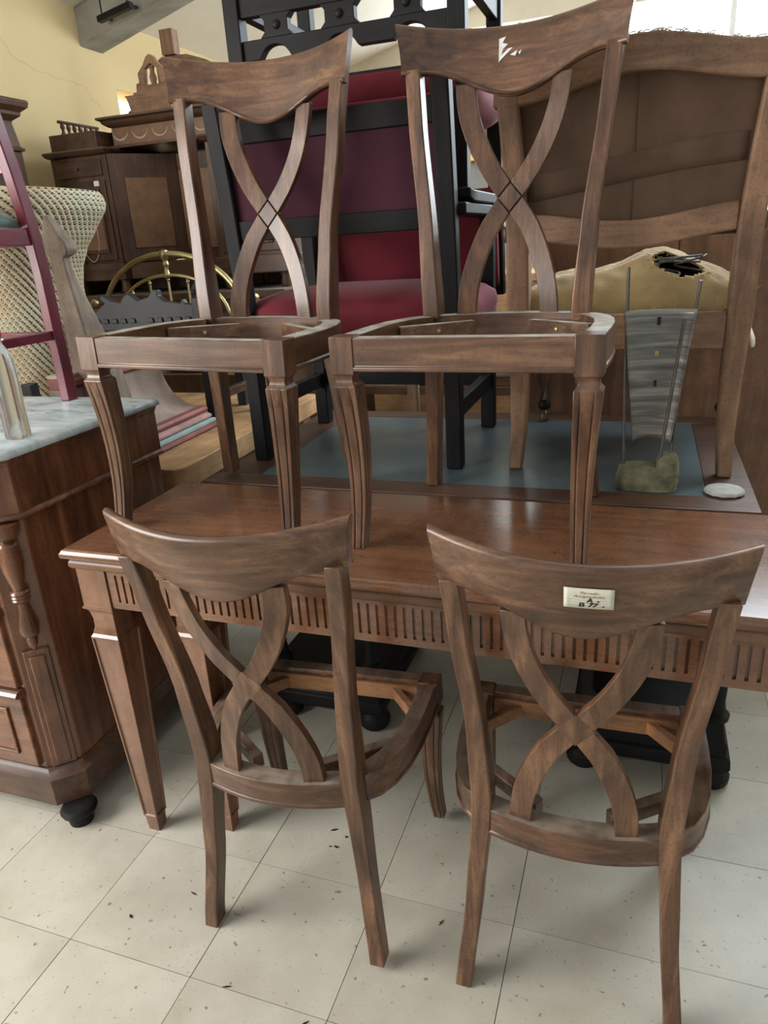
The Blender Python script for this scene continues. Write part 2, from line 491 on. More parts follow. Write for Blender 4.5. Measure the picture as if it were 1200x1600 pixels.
# ------------------------------------------------------------------ the lattice-back dining chairs
KB = 1.25
PX = [(0, .192), (.2, .174), (.42, .160), (.6, .170), (.8, .192), (.93, .202)]
PY = [(0, .212), (.2, .178), (.38, .158), (.46, .156), (.6, .165), (.8, .187), (.93, .205)]
def post_y(z): return lerp_tab(PY, z)
def back_y(x, z):                       # mid-surface of the curved back
    w = lerp_tab(PX, z) if z < .93 else .202
    return post_y(min(z, .93)) + KB * (w * w - x * x) + max(0, z - .9) * .12
def make_chair():
    t = thing('dining_chair', 'tmp', 'chair')
    # front legs with neck, fluted, gently sabre-curved
    for s in (-1, 1):
        mb = MB(); cx, cy = s * .2215, -.1905
        mb.box(cx - .0235, cx + .0235, cy - .0235, cy + .0235, .352, .4205)
        rings = []
        def ring(z, h, ox, oy, g=0.):
            p = []
            for (ux, uy, nx, ny) in ((-1, -1, 1, 0), (1, -1, 0, 1), (1, 1, -1, 0), (-1, 1, 0, -1)):
                base = Vector((cx + ox + ux * h, cy + oy + uy * h))
                tx = Vector((nx, ny)); inn = Vector((-ny, nx))
                for f, d in ((0, 0), (.20, 0), (.25, g), (.30, 0), (.70, 0), (.75, g), (.80, 0)):
                    q = base + tx * (2 * h * f) + inn * d
                    p.append((q.x, q.y, z))
            return p
        for z, h in ((.352, .021), (.347, .0175), (.340, .0165), (.334, .0185), (.330, .0225)):
            rings.append(ring(z, h, 0, 0))
        K = 9
        for i in range(K + 1):
            u = i / K; z = .328 * (1 - u)
            h = .0235 + (.0135 - .0235) * (u ** .85)
            oy = .014 * math.sin(u * math.pi * .85) - .016 * u ** 2.2
            ox = -s * .005 * math.sin(u * math.pi) - s * .004 * u
            rings.append(ring(z, h, ox, oy, .0035 if .02 < u else 0))
        mb.loft(rings)
        mb.obj('front_leg', 'chair_z', t, .0012, 30)
    # rear legs running up into the back posts
    for s in (-1, 1):
        rings = []
        for i in range(25):
            z = .905 * i / 24
            x, y = s * lerp_tab(PX, z), post_y(z)
            hx = .0155 + .003 * math.exp(-((z - .42) / .14) ** 2)
            hy = .0185 + .007 * math.exp(-((z - .42) / .16) ** 2)
            rings.append([(x - hx, y - hy, z), (x + hx, y - hy, z), (x + hx, y + hy, z), (x - hx, y + hy, z)])
        MB().loft(rings).obj('rear_post', 'chair_z', t, .003, 40)
    # seat rails
    def rail(outer, inner, z0, z1, name, mat):
        n = len(outer); rings = []
        for a, b in zip(outer, inner):
            d = Vector((a[0] - b[0], a[1] - b[1])); d = d / d.length if d.length else d
            e = (a[0] + d.x * .003, a[1] + d.y * .003)
            rings.append([(b[0], b[1], z0), (e[0], e[1], z0), (e[0], e[1], z0 + .007), (a[0], a[1], z0 + .009), (a[0], a[1], z1), (b[0], b[1], z1)])
        return MB().loft(rings).obj(name, mat, t, .0015, 30)
    rail([(-.199, -.212), (.199, -.212)], [(-.199, -.180), (.199, -.180)], .358, .418, 'front_rail', 'chair_dusty_x')
    so = [(.243, -.168), (.2445, -.09), (.243, -.02), (.236, .045), (.222, .095), (.202, .132), (.181, .150)]
    si = [(.205, -.168), (.206, -.09), (.205, -.02), (.198, .035), (.185, .075), (.168, .105), (.150, .118)]
    for s in (-1, 1):
        rail([(s * x, y) for x, y in so], [(s * x, y) for x, y in si], .358, .418, 'side_rail', 'chair_dusty_y')
    xs = [-.148 + .296 * i / 12 for i in range(13)]
    cyr = .158 + KB * .16 * .16 - .004
    rail([(x, cyr - KB * x * x + .021) for x in xs], [(x, cyr - KB * x * x - .021) for x in xs], .362, .418, 'rear_rail', 'chair_dusty_x')
    # corner blocks with screws
    for s in (-1, 1):
        a, b_ = Vector((s * .198, .028)), Vector((s * .062, .128))
        d = (b_ - a).normalized(); nn = Vector((-d.y, d.x)) * .011
        mb = MB().prism([tuple(a - nn), tuple(b_ - nn), tuple(b_ + nn), tuple(a + nn)], 'z', .378, .409)
        cb = mb.obj('corner_block', 'chair_dusty_x', t, .002)
        c = a + d * .085 - Vector((d.y * -1, d.x)) * 0
        nrm = Vector((d.y, -d.x)) if Vector((d.y, -d.x)).y < 0 else Vector((-d.y, d.x))
        p = c + nrm * .0112
        pr = []
        for r, h in ((.0042, 0), (.0042, .0016), (.0022, .0024), (.0005, .0024)):
            pr.append([(p.x + nrm.x * h + math.cos(k * .785) * r * d.x, p.y + nrm.y * h + math.cos(k * .785) * r * d.y, .394 + math.sin(k * .785) * r) for k in range(8)])
        MB().loft(pr).obj('screw', 'screw', cb)
        a, b_ = Vector((s * .208, -.10)), Vector((s * .135, -.183))
        d = (b_ - a).normalized(); nn = Vector((-d.y, d.x)) * .009
        MB().prism([tuple(a - nn), tuple(b_ - nn), tuple(b_ + nn), tuple(a + nn)], 'z', .365, .395).obj('corner_block', 'brace', t, .002)
    MB().box(-.196, .196, -.1798, -.172, .362, .404).obj('rail_lining', 'brace', t, .001)
    # crest rail
    rings = []; bead = []
    U = .235
    for i in range(41):
        u0 = -U + 2 * U * i / 40; q = abs(u0) / U
        sm = min(1, max(0, q / .80)); sm = sm * sm * (3 - 2 * sm)
        zt = .972 + .020 * q * q; zb = .841 + .054 * sm
        h = .0115
        def pt(z, d):
            f = max(0, min(1, (z - zb) / (zt - zb)))
            u = u0 * (.942 + .058 * f ** 1.5)
            return (u, back_y(u, z) + d, z)
        rings.append([pt(zb, -h), pt(zb + .02, -h), pt((zb + zt) / 2, -h), pt(zt - .010, -h), pt(zt - .003, -h * .72), pt(zt, -.002),
                      pt(zt, .004), pt(zt - .003, h * .8), pt(zt - .010, h), pt((zb + zt) / 2, h), pt(zb + .004, h), pt(zb, h * .7)])
        b_ = pt(zb, -h - .0005); bead.append((b_[0], b_[1], zb + .0042))
    MB().loft(rings).obj('crest_rail', 'chair_x', t, 0, 50)
    MB().tube(bead, .0036, 6).obj('crest_bead', 'chair_x', t, 0, 60)
    # crossed splat: four curved arms and the lozenge between them
    zc, w, th = .650, .039, .0085
    sn, cs = .655, .756
    def P(x, z, dy): return (x, back_y(x, z) + dy, z)
    gap = .0009
    for sx in (-1, 1):
        for sz in (-1, 1):
            zend = .872 if sz > 0 else .412
            amp = .098 if sz > 0 else .090
            L = abs(zend - zc)
            path = []
            K = 12
            for i in range(K + 1):
                u = .16 + (1 - .16) * i / K
                path.append((sx * amp * math.sin(min(1, u * 1.0) * math.pi / 2) ** (.86 if sz > 0 else .76), zc + sz * L * u))
            v0 = Vector((0, sz * w / (2 * sn))); v1 = Vector((sx * w / (2 * cs), 0))
            o_ = Vector((sx * sn, sz * cs)) * gap * 1.4
            edges = [(v0 + o_ + Vector((0, zc)), v1 + o_ + Vector((0, zc)))]
            for i, p in enumerate(path):
                a = Vector(path[max(0, i - 1)]); c = Vector(path[min(K, i + 1)])
                d = (c - a).normalized(); n_ = Vector((-d.y, d.x)) * (sx * sz)
                e0 = Vector(p) + n_ * w / 2; e1 = Vector(p) - n_ * w / 2
                if i < 1: continue
                if i == K: e0.y = e1.y = zend
                edges.append((e0, e1))
            rings = []
            for e0, e1 in edges:
                rings.append([P(e0.x, e0.y, -th), P(e1.x, e1.y, -th), P(e1.x, e1.y, th), P(e0.x, e0.y, th)])
            MB().loft(rings).obj('splat_arm', 'chair_z', t, .0012, 40)
    k = 1 - .0016 / w * 2
    di = [(0, zc + w / (2 * sn) * k), (w / (2 * cs) * k, zc), (0, zc - w / (2 * sn) * k), (-w / (2 * cs) * k, zc)]
    MB().loft([[P(x, z, -th) for x, z in di], [P(x, z, th) for x, z in di]]).obj('splat_lozenge', 'chair_z', t, .0006)
    k = 1.16
    di = [(0, zc + w / (2 * sn) * k), (w / (2 * cs) * k, zc), (0, zc - w / (2 * sn) * k), (-w / (2 * cs) * k, zc)]
    MB().loft([[P(x, z, th - .006) for x, z in di], [P(x, z, th + .0004) for x, z in di]]).obj('splat_backing', 'chair_z', t)
    return t
ZT = .80
chair0 = make_chair()
def place_chair(first, loc, rz, label):
    c = chair0 if first else copy_tree(chair0)
    c.location = loc; c.rotation_euler = (0, 0, R(rz))
    c['label'] = label; c['category'] = 'chair'; c['group'] = 'matching crossed-splat dining chairs without seats'
    return c
UL = place_chair(True, (-.868, 1.432, ZT + .0058), -2.5, 'seatless walnut chair standing on the table beside the marble-topped chest')
UR = place_chair(False, (-.289, 1.437, ZT + .0005), -2.8, 'seatless walnut chair on the table with torn white sticker remains on its crest')
LL = place_chair(False, (-.620, 1.168, .0078), 181.0, 'seatless walnut chair on the floor, back turned, without a price label')
LR = place_chair(False, (-.066, 1.196, .0003), 181.5, 'seatless walnut chair on the floor with a cream price label on its back')

UL.rotation_euler.y = R(1.3); LL.rotation_euler.y = R(2.0)
LL.scale.z = LR.scale.z = .974
M['chair_faint_x'] = wood('faintly_dusty_walnut_x', CD, CM, CL, 'x', .36, .15, dust=.5, dustcol=(.40, .37, .31))
M['chair_faint_y'] = wood('faintly_dusty_walnut_y', CD, CM, CL, 'y', .36, .15, dust=.22, dustcol=(.40, .37, .31))
for c in (LL, LR):
    for o in c.children:
        if o.name.startswith('rear_rail') or o.name.startswith('side_rail') or o.name.startswith('front_rail') or (o.name.startswith('corner_block') and 'dusty' in o.data.materials[0].name):
            o.material_slots[0].link = 'OBJECT'
            o.material_slots[0].material = M['chair_faint_x' if o.name.startswith('rear_rail') else 'chair_faint_y']
# price label on the right-hand floor chair (follows the curved back of the crest)
lab_c, LW, LH = (-.012, .921), .068, .036
def on_back(a, b, off):     # a: across as read from behind, b: up
    x = lab_c[0] - a; z = lab_c[1] + b
    return (x, back_y(x, z) + .0115 + off, z)
pl = MB().grid(lambda u, v: on_back((u - .5) * LW, (v - .5) * LH, .0009), 10, 4).obj('price_label', 'paper', LR, 0, 60, .0006)
pl['label'] = 'cream paper price label with printed and handwritten text'
def letter(body, size, a, b, mat, shear=0., bold=0., xs=1., rot=0.):
    me = text_mesh(body, size, shear, bold)
    for v in me.vertices:
        x, y = v.co.x * xs, v.co.y
        x, y = x * math.cos(rot) - y * math.sin(rot), x * math.sin(rot) + y * math.cos(rot)
        v.co = on_back(a + x, b + y, .0017)
    me.materials.clear(); me.materials.append(M[mat])
    o = bpy.data.objects.new('lettering', me); COL.objects.link(o); o.parent = pl
letter('Parrado', .0062, .000, .0105, 'ink_maroon', .35, 0, 1.25)
letter('Antig\u00fcedades', .0062, .000, .0042, 'ink_maroon', .35, 0, 1.25)
letter('Estilo', .0030, -.0265, -.0018, 'ink_grey'); letter('\u00c9poca', .0030, -.0262, -.0068, 'ink_grey'); letter('P.V.P.', .0030, -.0262, -.0118, 'ink_grey')
letter('A', .0115, .0012, -.0028, 'ink_black', .15, .00045); letter('-', .0115, .0128, -.0030, 'ink_black', 0, .0005)
for q in (-.00035, 0, .00035):
    for q2 in (-.0002, .0002): letter('B', .0115, -.0100 + q, -.0115 + q2, 'ink_black', .15, 0, 1.3)
letter('77', .0100, .0050, -.0112, 'ink_black', .25, .0005, 1.25); letter('-', .0115, .0200, -.0120, 'ink_black', 0, .0005, .8)
for b in (-.0028, -.0078, -.0128):
    MB().grid(lambda u, v: on_back(-.0205 + u * .046, b + (v - .5) * .0003, .0016), 6, 1).obj('rule_line', 'ink_grey', pl, 0, 0)
# torn sticker on the right-hand table chair
def on_front(x, z, off): return (x, back_y(x, z) - .0115 - off, z)
for poly in ([(-.031, .947), (-.017, .950), (-.024, .939)], [(-.031, .947), (-.024, .939), (-.013, .936), (-.022, .929)], [(-.031, .947), (-.022, .929), (-.030, .903)],
             [(-.0295, .914), (-.012, .928), (-.003, .929), (-.012, .921), (-.0295, .906)], [(-.008, .916), (.007, .923), (.003, .913)], [(.009, .918), (.015, .923), (.012, .914)]):
    mb = MB(); mb.add([on_front(x - .002, z, .0017) for x, z in poly], [tuple(range(len(poly)))])
    mb.obj('torn_sticker', 'torn_paper', UR, 0, 0, .0006)

# ------------------------------------------------------------------ dining table with fluted apron
TAX0, TAX1, TAY0, TAY1 = -1.16, .66, 1.098, 1.575
ta = thing('dining_table', 'long mahogany dining table with fluted apron and tapered panelled legs', 'table', (0, 0, 0))
tt = MB()
def edge_prof(x0, x1, y0, y1, prof):
    return [[(x0 - d, y0 - d, z), (x1 + d, y0 - d, z), (x1 + d, y1 + d, z), (x0 - d, y1 + d, z)] for d, z in prof]
tt.loft(edge_prof(TAX0 + .008, TAX1 - .008, TAY0 + .008, TAY1 - .008, [(-.004, .7765), (.002, .777), (.006, .780), (.008, .785), (.0075, .790), (.004, .794), (.003, .797), (-.001, ZT)]))
tt.obj('table_top', 'table_x', ta, 0, 25)
mo = MB(); mo.loft(edge_prof(TAX0 + .016, TAX1 - .016, TAY0 + .016, TAY1 - .016, [(-.006, .751), (.001, .752), (.005, .757), (.006, .763), (.004, .769), (.001, .772), (-.004, .7765)]))
mo.obj('edge_moulding', 'moulding', ta, 0, 40)
AX0, AX1, AY0, AY1, AZ0, AZ1 = -1.142, .642, 1.118, 1.555, .658, .752
def fluted(x0, x1, yf, yb, name):
    mb = MB(); step = .0182; gw = .0060; n = int((x1 - x0 - .02) / step); off = (x1 - x0 - n * step) / 2
    g = -1 if yf < yb else 1
    xs_ = []
    x = x0
    ys = yf
    # solid board behind, frame strips and ribs in front, all one carved board
    d = .006 * (-g)
    mb.box(x0, x1, min(yf + d, yb), max(yf + d, yb), AZ0, AZ1)
    lo, hi = AZ0 + .016, AZ1 - .012
    mb.box(x0, x1, min(yf, yf + d), max(yf, yf + d), AZ0, lo); mb.box(x0, x1, min(yf, yf + d), max(yf, yf + d), hi, AZ1)
    a = x0
    for i in range(n):
        c = x0 + off + (i + .5) * step
        mb.box(a, c - gw / 2, min(yf, yf + d), max(yf, yf + d), lo, hi)
        a = c + gw / 2
    mb.box(a, x1, min(yf, yf + d), max(yf, yf + d), lo, hi)
    mb.obj(name, 'table_x', ta, 0, 0)
fluted(AX0 + .078, AX1 - .078, AY0 + .004, AY0 + .030, 'fluted_apron')
box('back_apron', 'table_x', ta, AX0 + .078, AX1 - .078, AY1 - .028, AY1 - .004, AZ0, AZ1)
for x in (AX0, AX1 - .026):
    box('end_apron', 'table_y', ta, x + .003, x + .023, AY0 + .07, AY1 - .07, AZ0, AZ1)
def table_leg(cx, cy, block=True):
    bm = bmesh.new()
    def ringv(z, h): return [bm.verts.new((cx + a * h, cy + b * h, z)) for a, b in ((-1, -1), (1, -1), (1, 1), (-1, 1))]
    prof = [(.752, .038), (.657, .038), (.656, .041), (.651, .041), (.648, .036), (.640, .032), (.620, .029), (.600, .0295), (.585, .034), (.578, .0385)]
    prev = None; first = None
    for z, h in prof:
        r = ringv(z, h)
        if prev:
            for j in range(4): bm.faces.new((prev[j], prev[(j + 1) % 4], r[(j + 1) % 4], r[j]))
        else: first = r
        prev = r
    bm.faces.new(first)
    r = ringv(.045, .0205); pan = []
    for j in range(4): pan.append(bm.faces.new((prev[j], prev[(j + 1) % 4], r[(j + 1) % 4], r[j])))
    prev = r
    for z, h in ((.044, .018), (0, .0155)):
        r = ringv(z, h)
        for j in range(4): bm.faces.new((prev[j], prev[(j + 1) % 4], r[(j + 1) % 4], r[j]))
        prev = r
    bm.faces.new(prev[::-1])
    bmesh.ops.recalc_face_normals(bm, faces=bm.faces)
    bmesh.ops.inset_individual(bm, faces=pan, thickness=.0075, depth=0)
    bmesh.ops.inset_individual(bm, faces=pan, thickness=.0015, depth=-.004)
    me = bpy.data.meshes.new('leg'); bm.to_mesh(me); bm.free()
    me.materials.append(M['table_z'])
    o = bpy.data.objects.new('leg', me); COL.objects.link(o); o.parent = ta
    md = o.modifiers.new('rounded', 'BEVEL'); md.width = .0015; md.segments = 2; md.limit_method = 'ANGLE'; md.angle_limit = R(40)
for cx in (AX0 + .038, AX1 - .038):
    for cy in (AY0 + .038, AY1 - .038): table_leg(cx, cy)
table_leg(-.918, 1.205)

# ------------------------------------------------------------------ writing desk with leather top, black pedestals
DX0, DX1, DY0, DY1 = -1.10, .262, 1.580, 2.43
de = thing('writing_desk', 'wide dark writing desk with a blue-black leather top', 'desk')
for nm, a in (('top_border', (DX0, DX1, DY0, DY0 + .085)), ('top_border', (DX0, DX1, DY1 - .085, DY1)), ('top_border', (DX0, DX0 + .13, DY0 + .085, DY1 - .085)), ('top_border', (DX1 - .10, DX1, DY0 + .085, DY1 - .085))):
    box(nm, 'side_x', de, *a, .768, ZT, .0015)
MB().box(DX0 + .1302, DX1 - .1002, DY0 + .0852, DY1 - .0852, .768, ZT - .0012).obj('leather_panel', 'leather', de, .001)
box('desk_frame', 'black_x', de, DX0 + .03, DX1 - .03, DY0 + .03, DY1 - .03, .64, .768)
def pedestal(x0, x1):
    y0, y1 = 1.655, 2.35
    mb = MB()
    mb.loft(edge_prof(x0, x1, y0, y1, [(-.02, .055), (.0, .058), (.006, .075), (.004, .10), (-.006, .108), (-.006, .135), (-.012, .145), (-.02, .20)]))
    p = mb.obj('plinth', 'black_x', de, .003)
    for x in (x0 + .035, x1 - .035):
        for y in (y0 + .035, y1 - .035):
            MB().lathe([(.001, 0), (.036, 0), (.046, .012), (.048, .03), (.04, .048), (.03, .058), (.001, .058)], (x, y, 0), 16).obj('bun_foot', 'black_x', p)
            MB().lathe([(.001, .2), (.028, .2), (.03, .215), (.02, .225), (.016, .25), (.019, .35), (.021, .45), (.018, .56), (.024, .6), (.03, .62), (.03, .64), (.001, .64)], (x, y, 0), 14).obj('column', 'black_z', p)
pedestal(-1.02, -.66); pedestal(-.115, .275)

# ------------------------------------------------------------------ marble-topped chest of drawers
ch = thing('chest_of_drawers', 'burr walnut chest of drawers with a grey marble top', 'chest', (0, 0, 0))
CX0, CX1, CY0, CY1 = -2.35, -1.322, 1.115, 1.70
cut = .06
def cant(x0, x1, y0, y1, c): return [(x0, y0), (x1 - c, y0), (x1, y0 + c), (x1, y1), (x0, y1)]
def cant_loft(c0, prof, z_of):
    pass
def chest_ring(d, z, c=cut):
    return [(x, y, z) for x, y in cant(CX0 - d, CX1 + d, CY0 - d, CY1, c)]
MB().loft([chest_ring(0, .14), chest_ring(0, .84)]).obj('carcass', 'chest_z', ch, .003)
MB().loft([chest_ring(.012, .84), chest_ring(.012, .963), chest_ring(.016, .965), chest_ring(.016, .97), chest_ring(.020, .975), chest_ring(.020, .979)]).obj('upper_carcass', 'chest_z', ch, .002)
MB().loft([chest_ring(.006, .834), chest_ring(.018, .838), chest_ring(.020, .843), chest_ring(.018, .848), chest_ring(.012, .852)]).obj('band_moulding', 'chest_x', ch, 0, 60)
MB().loft([chest_ring(.02, .055), chest_ring(.02, .128), chest_ring(.024, .132), chest_ring(.024, .137), chest_ring(.012, .146), chest_ring(.004, .158)]).obj('base_moulding', 'side_x', ch, .001)
MB().loft([chest_ring(.024, .9795), chest_ring(.032, .983), chest_ring(.033, .990), chest_ring(.030, .997), chest_ring(.024, 1.0)]).obj('marble_top', 'marble', ch, 0, 60)
# fronts of the drawers
for z0, z1 in ((.165, .375), (.402, .598), (.622, .825)):
    d = box('drawer', 'chest_x', ch, CX0 + .06, CX1 - .075, CY0 - .012, CY0 + .01, z0, z1, .003)
    f = MB(); x0, x1 = CX0 + .10, CX1 - .125
    for (a, b, c_, e) in ((x0, x1, z0 + .035, z0 + .043), (x0, x1, z1 - .043, z1 - .035), (x0, x0 + .008, z0 + .043, z1 - .043), (x1 - .008, x1, z0 + .043, z1 - .043)):
        f.box(a, b, CY0 - .018, CY0 - .0118, c_, e)
    f.obj('drawer_moulding', 'chest_x', d, .002)
    MB().lathe([(.001, -.045), (.012, -.043), (.015, -.035), (.009, -.026), (.007, -.012), (.001, -.0115)], ((CX0 + CX1) / 2, CY0, (z0 + z1) / 2), 12, 'y').obj('knob', 'brass', d)
box('drawer', 'chest_x', ch, CX0 + .06, CX1 - .075, CY0 - .018, CY0 - .008, .862, .955, .003)
for z in (.388, .611):
    MB().prism([(CY0 - .03, z), (CY0 - .022, z + .009), (CY0, z + .012), (CY0, z - .012), (CY0 - .024, z - .008)], 'x', CX0 + .05, CX1 - .068).obj('drawer_divider', 'chest_x', ch, .001)
# colonette and pilaster on the canted corner
ccx, ccy = CX1 - cut / 2 + .012, CY0 + cut / 2 - .012
prof = [(.001, .835), (.034, .834), (.036, .815), (.028, .800), (.016, .796), (.013, .790), (.022, .785), (.0235, .778), (.0225, .765), (.026, .745), (.024, .72), (.018, .69), (.013, .668), (.020, .664), (.0215, .660), (.019, .656), (.0215, .652), (.019, .648), (.0215, .644), (.019, .640), (.012, .634), (.014, .61), (.019, .585), (.023, .565), (.021, .550), (.010, .543), (.013, .537), (.011, .522), (.004, .508), (.001, .505)]
MB().lathe(prof[::-1], (ccx, ccy, 0), 20).obj('colonette', 'chest_z', ch, 0, 50)
mb = MB(); dv = Vector((1, -1)).normalized(); tv = Vector((1, 1)).normalized(); c0 = Vector((CX1 - cut / 2, CY0 + cut / 2))
def pil(w, d0, d1, z0, z1):
    q = [c0 + tv * a * w + dv * d for a, d in ((-1, d0), (1, d0), (1, d1), (-1, d1))]
    return [[(p.x, p.y, z) for p in q] for z in (z0, z1)]
mb.loft(pil(.030, -.002, .010, .16, .50)); mb.loft(pil(.018, .009, .016, .17, .485))
mb.obj('pilaster', 'chest_z', ch, .003)
for x, y in ((CX1 + .006, CY0 + .004), (CX0 + .06, CY0 + .045), (CX1 - .05, CY1 - .06), (CX0 + .06, CY1 - .06)):
    MB().lathe([(.001, 0), (.030, 0), (.033, .02), (.028, .028), (.044, .034), (.047, .042), (.04, .052), (.03, .055), (.001, .0555)], (x, y, 0), 18).obj('bun_foot', 'black_z', ch)

# ------------------------------------------------------------------ clear spray bottle on the marble
bo = thing('plastic_bottle', 'clear plastic bottle with a red cap on the marble top', 'bottle', (-1.366, 1.262, 1.0005))
MB().lathe([(.001, .0), (.026, .0), (.029, .004), (.029, .15), (.0265, .18), (.018, .205), (.0125, .214), (.0125, .226)], (0, 0, 0), 24).obj('bottle_body', 'plastic', bo, 0, 50)
MB().lathe([(.0125, .222), (.018, .223), (.018, .229), (.0125, .230)], (0, 0, 0), 20).obj('neck_ring', 'plastic', bo)
MB().lathe([(.001, .2305), (.015, .2305), (.0155, .248), (.012, .254), (.011, .268), (.001, .269)], (0, 0, 0), 20).obj('cap', 'red_cap', bo, 0, 40)

# ------------------------------------------------------------------ red lacquer chair on the marble (only its rear corner is in view)
rc = thing('red_chair', 'red lacquered chair with teal cushion standing on the marble top', 'chair', (0, 0, 0))
def bar(mb, p, q, hw, hh):
    p, q = Vector(p), Vector(q); d = (q - p).normalized()
    a = d.cross(Vector((0, 0, 1)))
    if a.length < .1: a = Vector((1, 0, 0))
    a.normalize(); b = a.cross(d).normalized()
    mb.loft([[c + a * sx * hw + b * sy * hh for sx, sy in ((-1, -1), (1, -1), (1, 1), (-1, 1))] for c in (p, q)])
    return mb
def red_post(x, y, back):
    rings = []
    for z, dy in ((1.0005, .0), (1.1, .0), (1.2, -.004), (1.35, -.004), (1.46, -.012), (1.6, -.035), (1.78, -.075)) if back else ((1.0005, 0), (1.2, 0), (1.40, 0)):
        h = .0155; yy = y + dy; xx = x + (dy * -.1)
        rings.append([(xx - h, yy - h * 1.2, z), (xx + h, yy - h * 1.2, z), (xx + h, yy + h * 1.2, z), (xx - h, yy + h * 1.2, z)])
    return MB().loft(rings).obj('back_post' if back else 'front_leg', 'red_z', rc, .003)
RX, RY = -1.570, 1.662
red_post(RX, RY, True); red_post(RX - .38, RY, True); red_post(RX, RY - .36, False) if False else None
for y in (RY,):
    box('seat_rail', 'red_x', rc, RX - .365, RX - .015, y - .012, y + .012, 1.425, 1.468, .002)
    box('stretcher', 'red_x', rc, RX - .365, RX - .015, y - .010, y + .010, 1.165, 1.195, .002)
for x in (RX, RX - .38):
    box('stretcher', 'red_y', rc, x - .009, x + .009, RY - .335, RY - .018, 1.175, 1.20, .002)
    box('seat_rail', 'red_y', rc, x - .011, x + .011, RY - .335, RY - .018, 1.425, 1.468, .002)
    MB().box(x - .015, x + .015, RY - .37, RY - .338, 1.0005, 1.468).obj('front_leg', 'red_z', rc, .003)
MB().grid(lambda u, v: (RX - .375 + .36 * u, RY - .36 + .335 * v, 1.478 + .04 * (1 - (2 * u - 1) ** 6) * (1 - (2 * v - 1) ** 6)), 16, 16).obj('cushion', 'teal_cloth', rc, 0, 80, .02)
for z in (1.60, 1.72): MB().box(RX - .37, RX - .01, RY - .045 - (z - 1.6) * .22, RY - .027 - (z - 1.6) * .22, z, z + .045).obj('back_slat', 'red_x', rc, .003)

# ------------------------------------------------------------------ light wood table behind the chest, carrying the clutter
PZ = .75
pt = thing('pine_table', 'light wooden slab table behind the chest carrying salvaged pieces', 'table')
PX0, PX1, PY0, PY1 = -2.74, -1.335, 1.80, 2.95
MB().prism([(PX0, PY0), (PX1 - .02, PY0), (PX1, PY0 + .025), (PX1 - .03, PY1), (PX0, PY1)], 'z', PZ - .075, PZ).obj('table_top', 'pine_y', pt, .003)
for x in (PX0 + .06, PX1 - .10):
    for y in (PY0 + .08, PY1 - .08): box('leg', 'pine_z', pt, x - .035, x + .035, y - .035, y + .035, 0, PZ - .0755)

# cove cornice fragment
cn = thing('cornice_fragment', 'dusty concave cornice moulding with red and teal painted edges', 'moulding')
def sweep_y(prof, y0, y1, name, mat, dx=0.):
    y0, y1 = 1.83, 2.36; prof = [(x - .125, z) for x, z in prof]
    return MB().loft([[(x, y0, z) for x, z in prof], [(x + dx, y1, z) for x, z in prof]]).obj(name, mat, cn, .0015, 40)
Zb = PZ + .0005
DXY = -.02
arc = [(-1.465 - .145 * math.sin(a), Zb + .075 + .165 * (1 - math.cos(a))) for a in [i / 9 * math.pi / 2 for i in range(10)]]
sweep_y([(-1.68, Zb + .03)] + [(-1.44, Zb + .03), (-1.44, Zb + .072)] + arc + [(-1.68, Zb + .24)], 1.76, 2.42, 'cove', 'cove', DXY)
sweep_y([(-1.68, Zb + .2402), (-1.606, Zb + .2402), (-1.592, Zb + .252), (-1.592, Zb + .268), (-1.604, Zb + .276), (-1.68, Zb + .276)], 1.76, 2.42, 'top_fillet', 'redpaint', DXY)
sweep_y([(-1.68, Zb + .2765), (-1.615, Zb + .2765), (-1.612, Zb + .288), (-1.68, Zb + .288)], 1.76, 2.42, 'top_edge', 'rolls', DXY)
sweep_y([(-1.44, Zb + .052), (-1.428, Zb + .056), (-1.424, Zb + .066), (-1.432, Zb + .076), (-1.462, Zb + .0755), (-1.4402, Zb + .0722)], 1.76, 2.42, 'bead', 'redpaint', DXY)
sweep_y([(-1.4398, Zb + .036), (-1.412, Zb + .034), (-1.412, Zb + .044), (-1.43, Zb + .052), (-1.4398, Zb + .052)], 1.76, 2.42, 'pink_fillet', 'pinkpaint', DXY)
sweep_y([(-1.68, Zb + .018), (-1.394, Zb + .018), (-1.394, Zb + .030), (-1.68, Zb + .0298)], 1.76, 2.42, 'teal_fillet', 'tealpaint', DXY)
sweep_y([(-1.66, Zb), (-1.385, Zb), (-1.378, Zb + .006), (-1.382, Zb + .0178), (-1.66, Zb + .0178)], 1.76, 2.42, 'base_strip', 'redpaint', DXY)
for i, (y, r, lb) in enumerate(((1.86, .034, 'short dusty plaster roll lying at the near end of the cornice'), (1.99, .032, 'dusty pinkish plaster roll lying behind the first on the cornice'))):
    o = MB().lathe([(.001, -.05), (r * .86, -.05), (r, -.042), (r * 1.02, 0), (r, .042), (r * .86, .05), (.001, .05)], (0, 0, 0), 18, 'y').obj('plaster_roll', 'rolls', None, .001, 50)
    o.location = (-1.775, y + .25, Zb + .2885 + r * 1.02); tag(o, lb, 'fragment', 'plaster rolls on the cornice')

